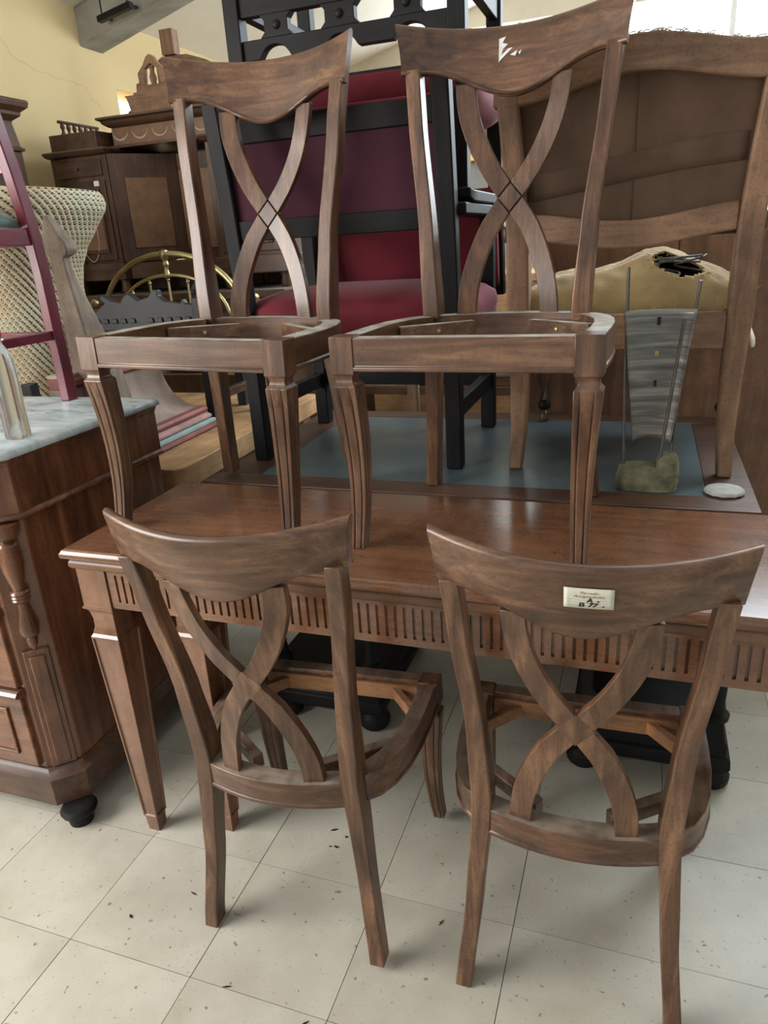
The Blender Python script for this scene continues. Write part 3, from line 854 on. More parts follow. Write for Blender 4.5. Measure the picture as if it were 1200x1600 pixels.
# weathered newel / bed post piece with a spade head
nw = thing('carved_newel', 'weathered grey wooden post with a spade-shaped head', 'post')
nwr = []
for z, x0, x1, d in ((PZ + .0005, -1.762, -1.645, .15), (.95, -1.760, -1.655, .14), (1.1, -1.759, -1.668, .11), (1.2, -1.758, -1.682, .080), (1.3, -1.757, -1.696, .048), (1.36, -1.757, -1.703, .034), (1.392, -1.758, -1.704, .030),
                     (1.400, -1.764, -1.690, .046), (1.415, -1.770, -1.683, .055), (1.435, -1.773, -1.690, .055), (1.465, -1.768, -1.712, .048), (1.495, -1.756, -1.728, .036), (1.515, -1.747, -1.737, .022)):
    nwr.append([(x0, 1.90, z), (x1, 1.90, z), (x1, 1.90 + d, z), (x0, 1.90 + d, z)])
MB().loft(nwr).obj('post_body', 'grey_wood', nw, .005, 40)

# rush basket chair / planter
def basket():
    mb = MB(); gp = MB()
    cx, cy = -2.385, 2.375
    prof = [(.0, .205), (.03, .22), (.12, .232), (.25, .232), (.40, .225), (.52, .220), (.60, .232), (.67, .258), (.74, .300), (.795, .335), (.812, .347), (.84, .352), (.865, .347), (.883, .335), (.888, .30)]
    nr, nt_ = 156, 264
    def phase(th, i): return math.sin(th * 66 + (i // 3) * math.pi + (i % 3) * 1.15)
    rings = []
    for i in range(nr + 1):
        h = .888 * i / nr; r = lerp_tab(prof, h); ring = []
        for j in range(nt_):
            th = 2 * math.pi * j / nt_
            e = (abs(math.cos(th)) ** 3.2 + abs(math.sin(th)) ** 3.2) ** (-1 / 3.2)
            ph = phase(th, i)
            d = .005 * max(0, ph) - .005 * (1 if ph < -.7 else 0)
            ring.append((cx + (r + d) * e * .97 * math.cos(th), cy + (r + d) * e * .97 * math.sin(th), PZ + .0005 + h))
        rings.append(ring)
    mb.loft(rings, True)
    b = mb.obj('rush_basket', 'wicker', None, 0, 70)
    b.data.materials.append(M['weave_shade'])
    for p in b.data.polygons:
        if len(p.vertices) == 4:
            i, j = divmod(p.index, nt_)
            th = 2 * math.pi * (j + .5) / nt_
            if phase(th, i) < -.80: p.material_index = 1  # recessed faces take the painted shade colour
    return b
tag(basket(), 'tall woven rush basket with a flared rolled rim behind the marble chest', 'basket')

# black carved chair behind
bc = thing('carved_black_chair', 'black carved chair with scrolled crest in front of the brass headboard', 'chair', (0, 0, 0))
def U2(x, z): return (x, z)
cr = [(-2.02, 1.10), (-2.01, 1.16), (-1.95, 1.175), (-1.905, 1.205), (-1.925, 1.225), (-1.91, 1.235), (-1.875, 1.213), (-1.83, 1.205), (-1.815, 1.225), (-1.79, 1.238), (-1.77, 1.225), (-1.75, 1.21), (-1.70, 1.222), (-1.672, 1.248), (-1.655, 1.245), (-1.655, 1.225), (-1.63, 1.205), (-1.56, 1.195), (-1.55, 1.21), (-1.54, 1.193), (-1.50, 1.19), (-1.50, 1.10)]
cr = [(x * 1. - .085, z + .012) for x, z in cr]
MB().prism(cr, 'y', 2.39, 2.42).obj('crest_board', 'black_iron', bc, .003)
for i in range(11):
    x = -2.05 + i * .042
    if i == 5: continue
    MB().prism([(x, 1.14), (x + .028, 1.14), (x + .024, 1.158), (x + .004, 1.158)], 'y', 2.383, 2.3902).obj('carved_leaf', 'black_iron', bc, .002)
for x in (-2.13, -1.57):
    p = MB().box(x - .022, x + .022, 2.385, 2.43, PZ + .0005, 1.225).obj('back_post', 'black_iron', bc, .003)
    MB().lathe([(.001, 1.226), (.016, 1.226), (.012, 1.236), (.022, 1.248), (.024, 1.258), (.014, 1.272), (.006, 1.285), (.001, 1.286)], (x, 2.407, 0), 12).obj('finial', 'black_iron', p)
    for k in range(5): MB().box(x - .011, x + .011, 2.379, 2.3852, .86 + k * .055, .90 + k * .055).obj('carved_panel', 'black_iron', p, .003)
    box('front_leg', 'black_iron', bc, x - .022, x + .022, 2.05 + .0, 2.092, PZ + .0005, .965) if x < -2 else None
box('mid_rail', 'black_iron', bc, -2.105, -1.595, 2.395, 2.42, .995, 1.03)
box('seat', 'black_iron', bc, -2.11, -1.595, 2.44, 2.74, .935, .965)
for x in (-2.08, -1.62): box('front_leg', 'black_iron', bc, x - .02, x + .02, 2.70, 2.74, PZ + .0005, .935)
box('side_stretcher', 'side_y', bc, -1.585, -1.555, 2.43, 2.70, .83, .862)

# brass headboards
def brass_bed():
    t = thing('brass_headboard', 'arched brass bed headboard with thin spindles behind the black chair', 'headboard')
    y = 2.86; cx, w = -2.01, .372; zb, zt = 1.08, 1.385
    def arch(w_, zt_, k): return [(cx + w_ * math.cos(a), y, zb + (zt_ - zb) * math.sin(a) ** .9) for a in [math.pi - math.pi * i / 28 for i in range(29)]]
    a = arch(w, zt, 0)
    MB().tube([(cx - w, y, PZ + .0005)] + a + [(cx + w, y, PZ + .0005)], .0125, 10).obj('outer_arch', 'brass', t, 0, 60)
    b = arch(w - .075, zt - .09, 0)
    MB().tube([(cx - w + .075, y, .86)] + b + [(cx + w - .075, y, .86)], .008, 8).obj('inner_arch', 'brass', t, 0, 60)
    MB().lathe([(.001, zt - .105), (.016, zt - .10), (.02, zt - .09), (.012, zt - .078), (.009, zt - .06), (.016, zt - .045), (.012, zt - .03), (.02, zt - .012), (.023, zt), (.018, zt + .014), (.001, zt + .02)], (cx, y, 0), 14).obj('centre_boss', 'brass', t)
    for i in range(5):
        x = cx + (-.2 + .1 * i)
        zz = zb + (zt - .09 - zb) * math.sqrt(max(.02, 1 - ((x - cx) / (w - .075)) ** 2)) ** .9
        MB().tube([(x, y, .86), (x, y, zz)], .0058, 8).obj('spindle', 'brass', t)
        MB().sphere((x, y, zz - .02), .009, 8, 6).obj('collar', 'brass', t)
    MB().tube([(cx - w, y, .86), (cx + w, y, .86)], .008, 8).obj('lower_rail', 'brass', t)
    for x in (cx - w - .05, cx + w + .05):
        MB().tube([(x, y, PZ + .0005), (x, y, 1.16)], .011, 8).obj('side_post', 'brass', t)
        MB().sphere((x, y, 1.185), .022, 12, 8).obj('ball_knob', 'brass', t)
        MB().tube([(x, y, 1.0), ((x + cx + (w if x > cx else -w)) / 2, y, 1.0), (cx + (w if x > cx else -w), y, 1.0)], .006, 6).obj('link', 'brass', t)
brass_bed()
bs = thing('brass_scroll_frame', 'gilt scrolled brass frame standing beside the dark chair leg', 'frame')
sc = [(-1.475 + (.045 * (1 - i / 40)) * math.cos(i * .28), 2.62, 1.0 + (.05 * (1 - i / 40)) * math.sin(i * .28)) for i in range(30)]
MB().tube([(-1.50, 2.62, PZ + .0005), (-1.50, 2.62, .92), (-1.43, 2.62, .965)] + sc, .0085, 8).obj('scroll', 'brass', bs, 0, 60)
MB().tube([(-1.385, 2.62, PZ + .0005), (-1.385, 2.62, 1.12)], .013, 8).obj('upright', 'brass', bs, 0, 60)
MB().tube([(-1.52, 2.62, .775), (-1.385, 2.62, .775)], .009, 8).obj('foot_rail', 'brass', bs, 0, 60)
box('hanging_tag', 'white_tag', bs, -1.508, -1.484, 2.603, 2.605, .905, .94, 0)

# dark wardrobe corner at the far left
wd = thing('wardrobe', 'tall dark wardrobe with a stepped cornice against the yellow wall', 'wardrobe', (0, 0, 0))
wx0, wx1, wy0_, wy1_ = -3.04, -2.80, 2.80, 3.00
box('carcass', 'side_z', wd, wx0, wx1, wy0_ + .02, wy1_, .0005, 1.87, .004)
box('corner_post', 'red_z', wd, wx1 - .085, wx1 - .045, wy0_ - .005, wy0_ + .0195, .0005, 1.87, .003)
box('corner_post', 'side_z', wd, wx1 - .04, wx1 + .004, wy0_ - .002, wy0_ + .0195, .0005, 1.87, .003)
MB().loft(edge_prof(wx0, wx1, wy0_, wy1_, [(.002, 1.871), (.010, 1.873), (.012, 1.885), (0, 1.89), (-.012, 1.99), (-.01, 2.0), (.018, 2.02), (.02, 2.035), (.045, 2.055), (.05, 2.075), (.045, 2.085)])).obj('cornice', 'side_x', wd, .002)
box('door', 'side_z', wd, wx0 + .03, wx1 - .09, wy0_ + .004, wy0_ + .0195, .15, 1.84, .003)

# dusty low cabinet under the sideboard, then the sideboard on top of it
lc = thing('low_cabinet', 'dark low cabinet with a dusty top below the inlaid sideboard', 'cabinet')
LX0, LX1, LY0, LY1 = -2.48, -1.02, 3.16, 3.82
M['dusty_dark'] = wood('dusty_dark_wood', (.045, .022, .014), (.085, .043, .026), (.14, .072, .042), 'x', .6, 0, dust=.8, dustcol=(.20, .20, .17))
LX0, LX1 = -3.07, -1.62
box('carcass', 'side_x', lc, LX0, LX1, LY0 + .03, LY1, .0005, 1.16, .003)
box('top', 'dusty_dark', lc, LX0 - .02, LX1 + .03, LY0, LY1, 1.1605, 1.200, .006)
for i in range(3):
    x = LX0 + .02 + i * .48; d = box('drawer', 'side_x', lc, x, x + .46, LY0 + .015, LY0 + .0295, .92, 1.10, .003)
    MB().lathe([(.001, -.022), (.012, -.02), (.006, -.01), (.006, 0)], (x + .23, LY0 + .015, 1.01), 10, 'y').obj('knob', 'brass', d)
    box('door', 'side_z', lc, x, x + .46, LY0 + .015, LY0 + .0295, .1, .90, .003)

sb = thing('inlaid_sideboard', 'inlaid dark sideboard with spindle gallery and panelled doors', 'sideboard', (-.065, 0, .035))
SZ = 1.1655
SY = 3.27                              # front plane of the wings
SB = 3.76
def wing(x0, x1, doors):
    box('wing_carcass', 'side_z', sb, x0, x1, SY + .02, SB, SZ + .10, 1.83, .003)
    box('wing_plinth', 'side_x', sb, x0 - .01, x1 + .01, SY, SB, SZ + .07, SZ + .155, .006)
    MB().loft(edge_prof(x0, x1, SY + .01, SB, [(.0, 1.8305), (.012, 1.836), (.018, 1.846), (.022, 1.852), (.018, 1.86)])).obj('wing_top', 'side_x', sb, .002)
    d = box('drawer', 'side_x', sb, x0 + .035, x1 - .03, SY + .008, SY + .0195, 1.735, 1.81, .003)
    MB().lathe([(.001, -.018), (.009, -.016), (.005, -.008), (.005, 0)], ((x0 + x1) / 2, SY + .008, 1.772), 10, 'y').obj('knob', 'side_x', d)
    d = box('door', 'side_z', sb, x0 + .03, x1 - .025, SY + .008, SY + .0195, SZ + .17, 1.715, .003)
    p = box('door_panel', 'inlay', d, x0 + .075, x1 - .07, SY + .002, SY + .0078, SZ + .22, 1.665, .004)
    fr = MB()
    a0, a1, b0, b1 = x0 + .062, x1 - .057, SZ + .205, 1.68
    for q in ((a0, a0 + .012, b0, b1), (a1 - .012, a1, b0, b1), (a0 + .012, a1 - .012, b0, b0 + .012), (a0 + .012, a1 - .012, b1 - .012, b1)):
        fr.box(q[0], q[1], SY - .004, SY + .0078, q[2], q[3])
    fr.obj('door_moulding', 'side_z', d, .003)
    ov = MB(); cx, cz = (x0 + x1) / 2, (SZ + 1.70) / 2 + .03
    ov.tube([(cx + .055 * math.cos(k * math.pi / 16), SY + .0015, cz + .13 * math.sin(k * math.pi / 16)) for k in range(33)], .0025, 6)
    ov.obj('oval_inlay', 'rolls', p)
    box('paper_tag', 'white_tag', d, x1 - .085, x1 - .055, SY + .0045, SY + .0075, 1.688, 1.712, 0)
    for x in (x0 + .03, x1 - .03):
        MB().lathe([(.001, 0), (.02, 0), (.028, .02), (.022, .05), (.026, .0695), (.001, .0695)], (x, SY + .05, SZ), 12).obj('foot', 'side_z', sb)
        MB().lathe([(.001, 0), (.02, 0), (.028, .02), (.022, .05), (.026, .0695), (.001, .0695)], (x, SB - .05, SZ), 12).obj('foot', 'side_z', sb)
wing(-2.84, -2.50, 1)
wing(-1.93, -1.56, 1)
# canted door between wing and recessed centre
mb = MB(); a, b_ = Vector((-2.498, SY + .025)), Vector((-2.262, SY + .282)); n_ = Vector((.70, -.71)) * .012
mb.prism([tuple(a), tuple(b_), tuple(b_ + n_), tuple(a + n_)], 'z', SZ + .155, 1.83); mb.obj('canted_side', 'side_z', sb, .002)
mb = MB(); mb.prism([tuple(a + (b_ - a) * .2 + n_), tuple(a + (b_ - a) * .8 + n_), tuple(a + (b_ - a) * .8 + n_ * 1.5), tuple(a + (b_ - a) * .2 + n_ * 1.5)], 'z', SZ + .22, 1.72); mb.obj('canted_panel', 'inlay', sb, .003)
box('centre_back', 'side_z', sb, -2.27, -1.932, SY + .27, SB, SZ + .10, 1.83, .003)
box('centre_plinth', 'side_x', sb, -2.488, -1.942, SY + .05, SB - .001, SZ + .0705, SZ + .15, .004)
for i in range(3): box('centre_panel', 'inlay', sb, -2.25 + i * .11, -2.165 + i * .11, SY + .255, SY + .2695, SZ + .2, 1.75, .003)
box('foot_board', 'side_y', sb, -2.83, -2.81, SY + .09, SB - .0605, SZ + .0005, SZ + .0695, 0)
box('foot_board', 'side_x', sb, -2.83, -1.57, SB - .06, SB - .03, SZ + .0005, SZ + .0695, 0)
# upper stage
box('back_board', 'side_x', sb, -2.83, -1.57, SB - .03, SB - .002, 1.82, 1.8605, 0)
box('upper_back', 'side_x', sb, -2.83, -1.56, SB - .09, SB, 1.861, 1.985, .003)
box('upper_block', 'side_y', sb, -2.83, -2.545, SY + .03, SB - .091, 1.861, 1.94, .003)
box('frieze', 'inlay', sb, -2.52, -1.57, SY + .13, SY + .16, 1.875, 1.955, .002)
box('frieze_rail', 'side_x', sb, -2.54, -1.56, SY + .11, SB - .092, 1.8605, 1.8745, .002)
MB().loft(edge_prof(-2.52, -1.57, SY + .13, SB - .02, [(.0, 1.9555), (.01, 1.958), (.03, 1.972), (.035, 1.984), (.05, 1.990), (.05, 2.0), (.04, 2.002)])).obj('top_cornice', 'side_x', sb, .001)
for i in range(8):
    cx = -2.47 + i * .118
    MB().tube([(cx + .045 * math.cos(math.pi + math.pi * k / 10), SY + .129, 1.935 + .038 * math.sin(math.pi + math.pi * k / 10)) for k in range(11)], [.001 + .004 * math.sin(math.pi * k / 10) for k in range(11)], 6).obj('garland_inlay', 'rolls', sb)
# gallery along the left end
box('gallery_rail', 'side_y', sb, -2.822, -2.803, SY + .10, SB - .0905, 2.005, 2.017, .002)
for i in range(7):
    y = SY + .125 + i * .044
    MB().lathe([(.001, 1.9405), (.009, 1.9405), (.012, 1.955), (.006, 1.972), (.012, 1.988), (.008, 2.0045), (.001, 2.0045)], (-2.8125, y, 0), 10).obj('gallery_spindle', 'side_z', sb)

# carved pediment standing on the sideboard
pd = thing('carved_pediment', 'carved openwork wooden pediment block on top of the sideboard', 'ornament', (-.035, 0, .036))
PYY = 3.44
def off(lst, dx, dz): return [(x + dx, z + dz) for x, z in lst]
bx0, bx1, bz = -2.46, -2.20, 2.0025
MB().prism([(bx0 + .02, bz), (bx1 - .01, bz), (bx1, bz + .075), (bx1 + .005, bz + .09), (bx0 - .012, bz + .09), (bx0, bz + .078)], 'y', PYY, PYY + .14).obj('block', 'bare_x', pd, .003)
zz = bz + .0905
MB().prism([(bx0 + .005, zz), (bx0 + .01, zz + .02), (bx0 + .03, zz + .02), (bx0 + .035, zz + .055), (bx0 + .055, zz + .06), (bx0 + .065, zz + .05), (bx0 + .075, zz + .045), (bx1 - .06, zz + .045), (bx1 - .055, zz + .06), (bx1 - .03, zz + .06), (bx1 - .025, zz + .03), (bx1 - .005, zz + .02), (bx1, zz)], 'y', PYY + .05, PYY + .08).obj('carved_base', 'bare_x', pd, .003)
MB().prism([(bx0 + .052, zz + .058), (bx0 + .062, zz + .045), (bx0 + .085, zz + .045), (bx0 + .095, zz + .115), (bx0 + .13, zz + .135), (bx0 + .165, zz + .110), (bx0 + .178, zz + .045), (bx0 + .200, zz + .045), (bx0 + .212, zz + .08), (bx0 + .205, zz + .105), (bx0 + .17, zz + .135), (bx0 + .15, zz + .165), (bx0 + .13, zz + .175), (bx0 + .11, zz + .165), (bx0 + .085, zz + .13), (bx0 + .05, zz + .10)], 'y', PYY + .052, PYY + .078).obj('carved_arch', 'bare_x', pd, .003)
MB().lathe([(.001, zz + .0455), (.012, zz + .0455), (.018, zz + .075), (.010, zz + .1), (.014, zz + .125), (.001, zz + .128)], (bx0 + .13, PYY + .065, 0), 10).obj('urn', 'bare_x', pd)
for k, (dx, dz) in enumerate(((-.035, 0), (-.018, .012), (-.052, .0))):
    MB().sphere((bx0 + dx - .012, PYY + .06, bz + .012 + dz), .0125, 8, 6).obj('carved_leaf', 'bare_x', pd)

# round-cornered wooden frame with a square post, further back
fb = thing('tall_bed_end', 'brown wooden bed end with rounded top behind the left table chair', 'headboard')
yb = 3.95; fb.location.x = -.08; fb.scale.z = 1.022
pts = [(-2.56 + .0, 1.2), (-2.56, 2.22)]
aa = [(-2.50 + .06 * math.cos(a), 2.30 + .05 * math.sin(a)) for a in [math.pi - i / 6 * math.pi / 2 for i in range(7)]]
top = [(-2.56, .0005), (-2.56, 2.30)] + aa[1:] + [(-2.36, 2.345), (-2.25, 2.31), (-2.15, 2.25), (-1.85, 2.22), (-1.85, 2.14), (-2.2, 2.17), (-2.3, 2.23), (-2.42, 2.27), (-2.48, 2.25), (-2.48, .0005)]
MB().prism(top, 'y', yb, yb + .05).obj('curved_frame', 'bare_x', fb, .01)
box('square_post', 'bare_z', fb, -2.505, -2.425, yb - .005, yb + .055, 2.352, 2.47, .003)
box('panel', 'side_z', fb, -2.478, -1.86, yb + .01, yb + .03, .1, 2.16, .002)
box('end_post', 'bare_z', fb, -1.858, -1.80, yb, yb + .05, .0005, 2.24, .004)

# arched cabinet in the far background, gilt picture, cream chairs and pine dresser
ac = thing('arched_cabinet', 'far arch-topped brown cabinet between the table chairs', 'cabinet')
ax, ay, ar = -1.50, 5.9, .50
pol = [(ax - ar, .0005), (ax - ar, 2.24)] + [(ax - ar * math.cos(k * math.pi / 14), 2.24 + .34 * math.sin(k * math.pi / 14)) for k in range(15)] + [(ax + ar, 2.24), (ax + ar, .0005)]
MB().prism(pol, 'y', ay, ay + .4).obj('carcass', 'bare_z', ac, .01)
pol2 = [(ax - ar * 1.08, 2.20), (ax - ar * 1.08, 2.24)] + [(ax - ar * 1.08 * math.cos(k * math.pi / 14), 2.24 + .40 * math.sin(k * math.pi / 14)) for k in range(15)] + [(ax + ar * 1.08, 2.20), (ax + ar * .94, 2.20)] + [(ax + ar * .94 * math.cos(k * math.pi / 14), 2.20 + .34 * math.sin(k * math.pi / 14)) for k in range(15)] + [(ax - ar * .94, 2.20)]
MB().prism(pol2, 'y', ay - .05, ay - .0005).obj('arch_moulding', 'bare_x', ac, .008)

gp = thing('gilt_picture', 'gilt-framed grey picture glimpsed behind the red chairs', 'picture')
gx0, gx1, gz0, gz1, gy = -1.05, -.30, 1.15, 1.80, 4.3
for q in ((gx0, gx1, gz1 - .05, gz1), (gx0, gx1, gz0, gz0 + .05), (gx0, gx0 + .05, gz0 + .0502, gz1 - .0502), (gx1 - .05, gx1, gz0 + .0502, gz1 - .0502)):
    box('frame_side', 'gilt', gp, q[0], q[1], gy - .03, gy + .02, q[2], q[3], .012)
box('canvas', 'shell_pic', gp, gx0 + .049, gx1 - .049, gy - .005, gy + .01, gz0 + .049, gz1 - .049, 0)
ez = thing('console_table', 'plain brown console carrying the gilt picture', 'table')
box('top', 'bare_x', ez, -1.3, 0, 4.1, 4.6, 1.11, 1.1495, .004)
for x in (-1.25, -.05):
    for y in (4.15, 4.55): box('leg', 'bare_z', ez, x - .025, x + .025, y - .025, y + .025, .0005, 1.11)

pn = thing('pine_dresser', 'orange pine dresser behind the red velvet chair', 'dresser')
box('carcass', 'pine_x', pn, -1.62, -.30, 3.62, 4.0, .0005, 1.18, .004) if False else None
box('carcass', 'pine_x', pn, -1.5, -.28, 3.62, 4.0, .0005, 1.16, .004)
box('top', 'pine_x', pn, -1.52, -.26, 3.59, 4.0, 1.1605, 1.20, .006)
for z in (.75, .95):
    d = box('drawer', 'pine_x', pn, -.96, -.32, 3.605, 3.6195, z, z + .18, .004)
    for x in (-.8, -.48): MB().lathe([(.001, -.022), (.014, -.02), (.007, -.01), (.007, 0)], (x, 3.605, z + .09), 10, 'y').obj('knob', 'pine_x', d)

def cream_chair(x, y, label):
    t = thing('upholstered_chair', label, 'chair', (x, y, 0), 0, 'cream upholstered chairs behind the desk')
    for s in (-1, 1):
        MB().box(s * .2 - .02, s * .2 + .02, -.02, .02, .0005, 1.10).obj('back_post', 'bare_z', t, .004)
        MB().box(s * .2 - .02, s * .2 + .02, .38, .42, .0005, .42).obj('front_leg', 'bare_z', t, .004)
    box('lower_rail', 'bare_x', t, -.1795, .1795, -.016, .016, .84, .87, .003)
    box('top_rail', 'bare_x', t, -.1795, .1795, -.016, .016, 1.06, 1.10, .003)
    box('back_pad', 'cream', t, -.1795, .1795, -.02, .025, .871, 1.059, .012)
    box('seat_rail', 'bare_x', t, -.2195, .2195, .021, .4195, .4205, .45, .003)
    MB().grid(lambda u, v: (-.21 + .42 * u, .03 + .38 * v, .475 + .05 * (1 - (2 * u - 1) ** 4) * (1 - (2 * v - 1) ** 4)), 12, 12).obj('seat_pad', 'cream', t, 0, 80, .03)
cream_chair(-1.04, 2.70, 'cream upholstered chair behind the desk, nearer the black chair legs on the left')
cream_chair(-.57, 2.72, 'cream upholstered chair behind the desk, nearer the veneered panel')
tr = thing('dark_bench', 'dark low bench behind the cream chairs holding the pillow', 'bench')
box('seat', 'side_x', tr, -1.35, -.40, 3.18, 3.46, .70, .74, .004)
for x in (-1.3, -.45): box('end_board', 'side_z', tr, x - .02, x + .02, 3.2, 3.44, .0005, .6995, .003)
def pil_fn(s): return lambda u, v: (-1.15 + .70 * u, 3.19 + .24 * v, .7415 + .05 + s * .049 * max(0, (1 - abs(2 * u - 1) ** 3)) * max(0, (1 - abs(2 * v - 1) ** 3)))
pw = MB(); pw.grid(pil_fn(1), 16, 12); pw.grid(pil_fn(-1), 16, 12)
tag(pw.obj('pillow', 'cream', None, 0, 80), 'soft cream pillow lying on the dark bench behind the desk', 'pillow')

# ------------------------------------------------------------------ black armchairs with red velvet
def friar_chair(label):
    t = thing('velvet_armchair', label, 'armchair')
    W, D, SH = .288, .225, .455       # half width, half depth (legs), seat top.  Local: back at -y
    LEG = .021
    for s in (-1, 1):
        rings = []
        for z, dy in ((0, 0), (.40, 0), (.5, -.004), (.7, -.022), (.915, -.05)):
            x, y = s * W, -D + dy
            rings.append([(x - LEG, y - LEG, z), (x + LEG, y - LEG, z), (x + LEG, y + LEG, z), (x - LEG, y + LEG, z)])
        MB().loft(rings).obj('back_post', 'black_z', t, .004)
        MB().box(s * W - LEG, s * W + LEG, D - LEG, D + LEG, 0, .6275).obj('front_post', 'black_z', t, .003)
        box('side_stretcher', 'black_y', t, s * W - .013, s * W + .013, -D + LEG, D - LEG, .13, .175, .002)
        box('side_rail', 'black_y', t, s * W - .014, s * W + .014, -D + LEG, D - LEG, .335, .36, .002)
        a = MB(); a.loft([[(s * W - .032 * k, y, z0), (s * W + .032 * k, y, z0), (s * W + .032 * k, y, z1), (s * W - .032 * k, y, z1)] for y, z0, z1, k in ((-D - .0, .628, .655, 1.25), (0, .628, .655, 1.35), (D, .628, .655, 1.4), (D + .05, .628, .655, 1.4), (D + .07, .622, .645, 1.2))])
        ar_ = a.obj('armrest', 'black_y', t, .004)
    # carved openwork front stretcher
    fs = MB(); w = W - LEG
    th = .013
    z0, z1 = .135, .285
    n = 64; topv = []; botv = []
    def upper(x):
        q = (x / w) * 2.0
        return z1 - .0 - .028 * max(0, math.cos(q * math.pi * .98 + math.pi)) ** 2 * 0
    def lower_edge(x):
        p = (x / w + 1) / 2 * 3 % 1.0
        a = abs(p - .5)
        return .030 * math.sqrt(max(0, 1 - (a / .22) ** 2)) if a < .22 else 0.
    # three layers in z: lower strip with scallops, middle strip with openings, top strip with scallops
    def strip(za, zb, x0, x1, fa, fb, nn):
        rings = []
        for i in range(nn + 1):
            x = x0 + (x1 - x0) * i / nn; a = za + fa(x); b = zb - fb(x)
            rings.append([(x, D - th, a), (x, D + th, a), (x, D + th, b), (x, D - th, b)])
        fs.loft(rings)
    zero = lambda x: 0.
    strip(z0, z0 + .055, -w, w, zero, zero, 1)
    strip(z1 - .045, z1, -w, w, zero, lower_edge, 60)
    ops = [-w, -w * .33, w * .33, w]
    for cxx in (-w * .52, w * .52, ):
        pass
    holes = [-w + .01, -.18 * 0 - w * .40, w * .40 * 1, w - .01]
    hw = [.03, .036, .036, .03]
    edges = [-w]
    cur = -w
    for hc, h_ in zip((-w * .93, -w * .33, w * .33, w * .93), (.034, .038, .038, .034)):
        a, b = max(-w, hc - h_), min(w, hc + h_)
        if a > cur:
            fs.loft([[(x, D - th, zz_) , (x, D + th, zz_), (x2, D + th, zz_), (x2, D - th, zz_)] for zz_, x, x2 in ((z0 + .055, cur, a), (z0 + .0675, cur + (.012 if cur > -w else 0), a - .012), (z1 - .0575, cur + (.012 if cur > -w else 0), a - .012), (z1 - .045, cur, a))])
        cur = b
    if cur < w: fs.box(cur, w, D - th, D + th, z0 + .055, z1 - .045)
    st = fs.obj('carved_stretcher', 'black_x', t, .0015, 40)
    for xx in (-w * .63, 0, w * .63):
        MB().sphere((xx, D + th, (z0 + z1) / 2 + .005), .011, 10, 6, (1, .7, 1)).obj('carved_boss', 'black_x', st)
        MB().sphere((xx, D - th, (z0 + z1) / 2 + .005), .011, 10, 6, (1, .7, 1)).obj('carved_boss', 'black_x', st)
    box('front_rail', 'black_x', t, -w, w, D - .014, D + .008, .34, .36, .002)
    box('rear_rail', 'black_x', t, -w, w, -D - .008, -D + .014, .34, .36, .002)
    # seat: domed and overhanging
    rings = []
    for h, g in ((.355, .0), (.358, .014), (.40, .022), (.425, .016), (.445, -.012), (.462, -.06), (.47, -.13), (.473, -.19)):
        ring = []
        for k in range(40):
            a = 2 * math.pi * k / 40
            e = (abs(math.cos(a)) ** 6 + abs(math.sin(a)) ** 6) ** (-1 / 6)
            ring.append(((W + .022 + g) * e * math.cos(a), .012 + (D - .0 + .012 + g) * e * math.sin(a), h))
        rings.append(ring)
    st = MB().loft(rings).obj('seat', 'velvet', t, 0, 60)
    rg = []
    for k in range(41):
        a = 2 * math.pi * k / 40
        e = (abs(math.cos(a)) ** 6 + abs(math.sin(a)) ** 6) ** (-1 / 6)
        rg.append(((W + .026) * e * math.cos(a), .012 + (D + .017) * e * math.sin(a), .357))
    MB().tube(rg, .006, 6).obj('seat_trim', 'velvet', st, 0, 60)
    # back: two rails and padded panel
    def yb_(z): return -D + lerp_tab([(.4, 0), (.5, -.004), (.7, -.022), (.915, -.05)], z)
    for z0_, z1_, nm in ((.822, .874, 'top_back_rail'), (.600, .648, 'lower_back_rail')):
        MB().loft([[(-w, yb_(z) - .012, z), (w, yb_(z) - .012, z), (w, yb_(z) + .012, z), (-w, yb_(z) + .012, z)] for z in (z0_, z1_)]).obj(nm, 'black_x', t, .002)
    MB().loft([[(-w + .001, yb_(z) - .004, z), (w - .001, yb_(z) - .004, z), (w - .001, yb_(z) + .006, z), (-w + .001, yb_(z) + .006, z)] for z in (.6485, .70, .77, .8215)]).obj('back_cloth', 'velvet_shade', t, 0, 60)
    MB().loft([[(-W - .01, yb_(z) + .0215, z), (W + .01, yb_(z) + .0215, z), (W + .01, yb_(z) + .0215 + d, z), (-W - .01, yb_(z) + .0215 + d, z)] for z, d in ((.60, .012), (.62, .03), (.7, .04), (.86, .03), (.885, .012))]).obj('back_pad', 'velvet', t, .006, 60)
    return t
DZ = ZT + .0005
va = friar_chair('black wooden armchair with red velvet seat standing on the desk, seen from behind')
va['group'] = 'black armchairs with red velvet'
va.location = (-.738, 2.025, DZ)
vb = copy_tree(va)
vb['label'] = 'black armchair with red velvet turned upside down on top of another armchair'
# upside down: seat and legs to the sky, back hanging on the far side
vb.rotation_euler = (0, R(180), R(180))
vb.rotation_mode = 'XYZ'
vb.location = (-.735, 2.135, DZ + .655 + .655 + .0015)

# ------------------------------------------------------------------ stripped armchair frame with burlap seat
sc_ = thing('stripped_armchair', 'stripped wooden armchair frame with torn burlap seat on the desk', 'armchair', (-.043, 2.09, DZ))
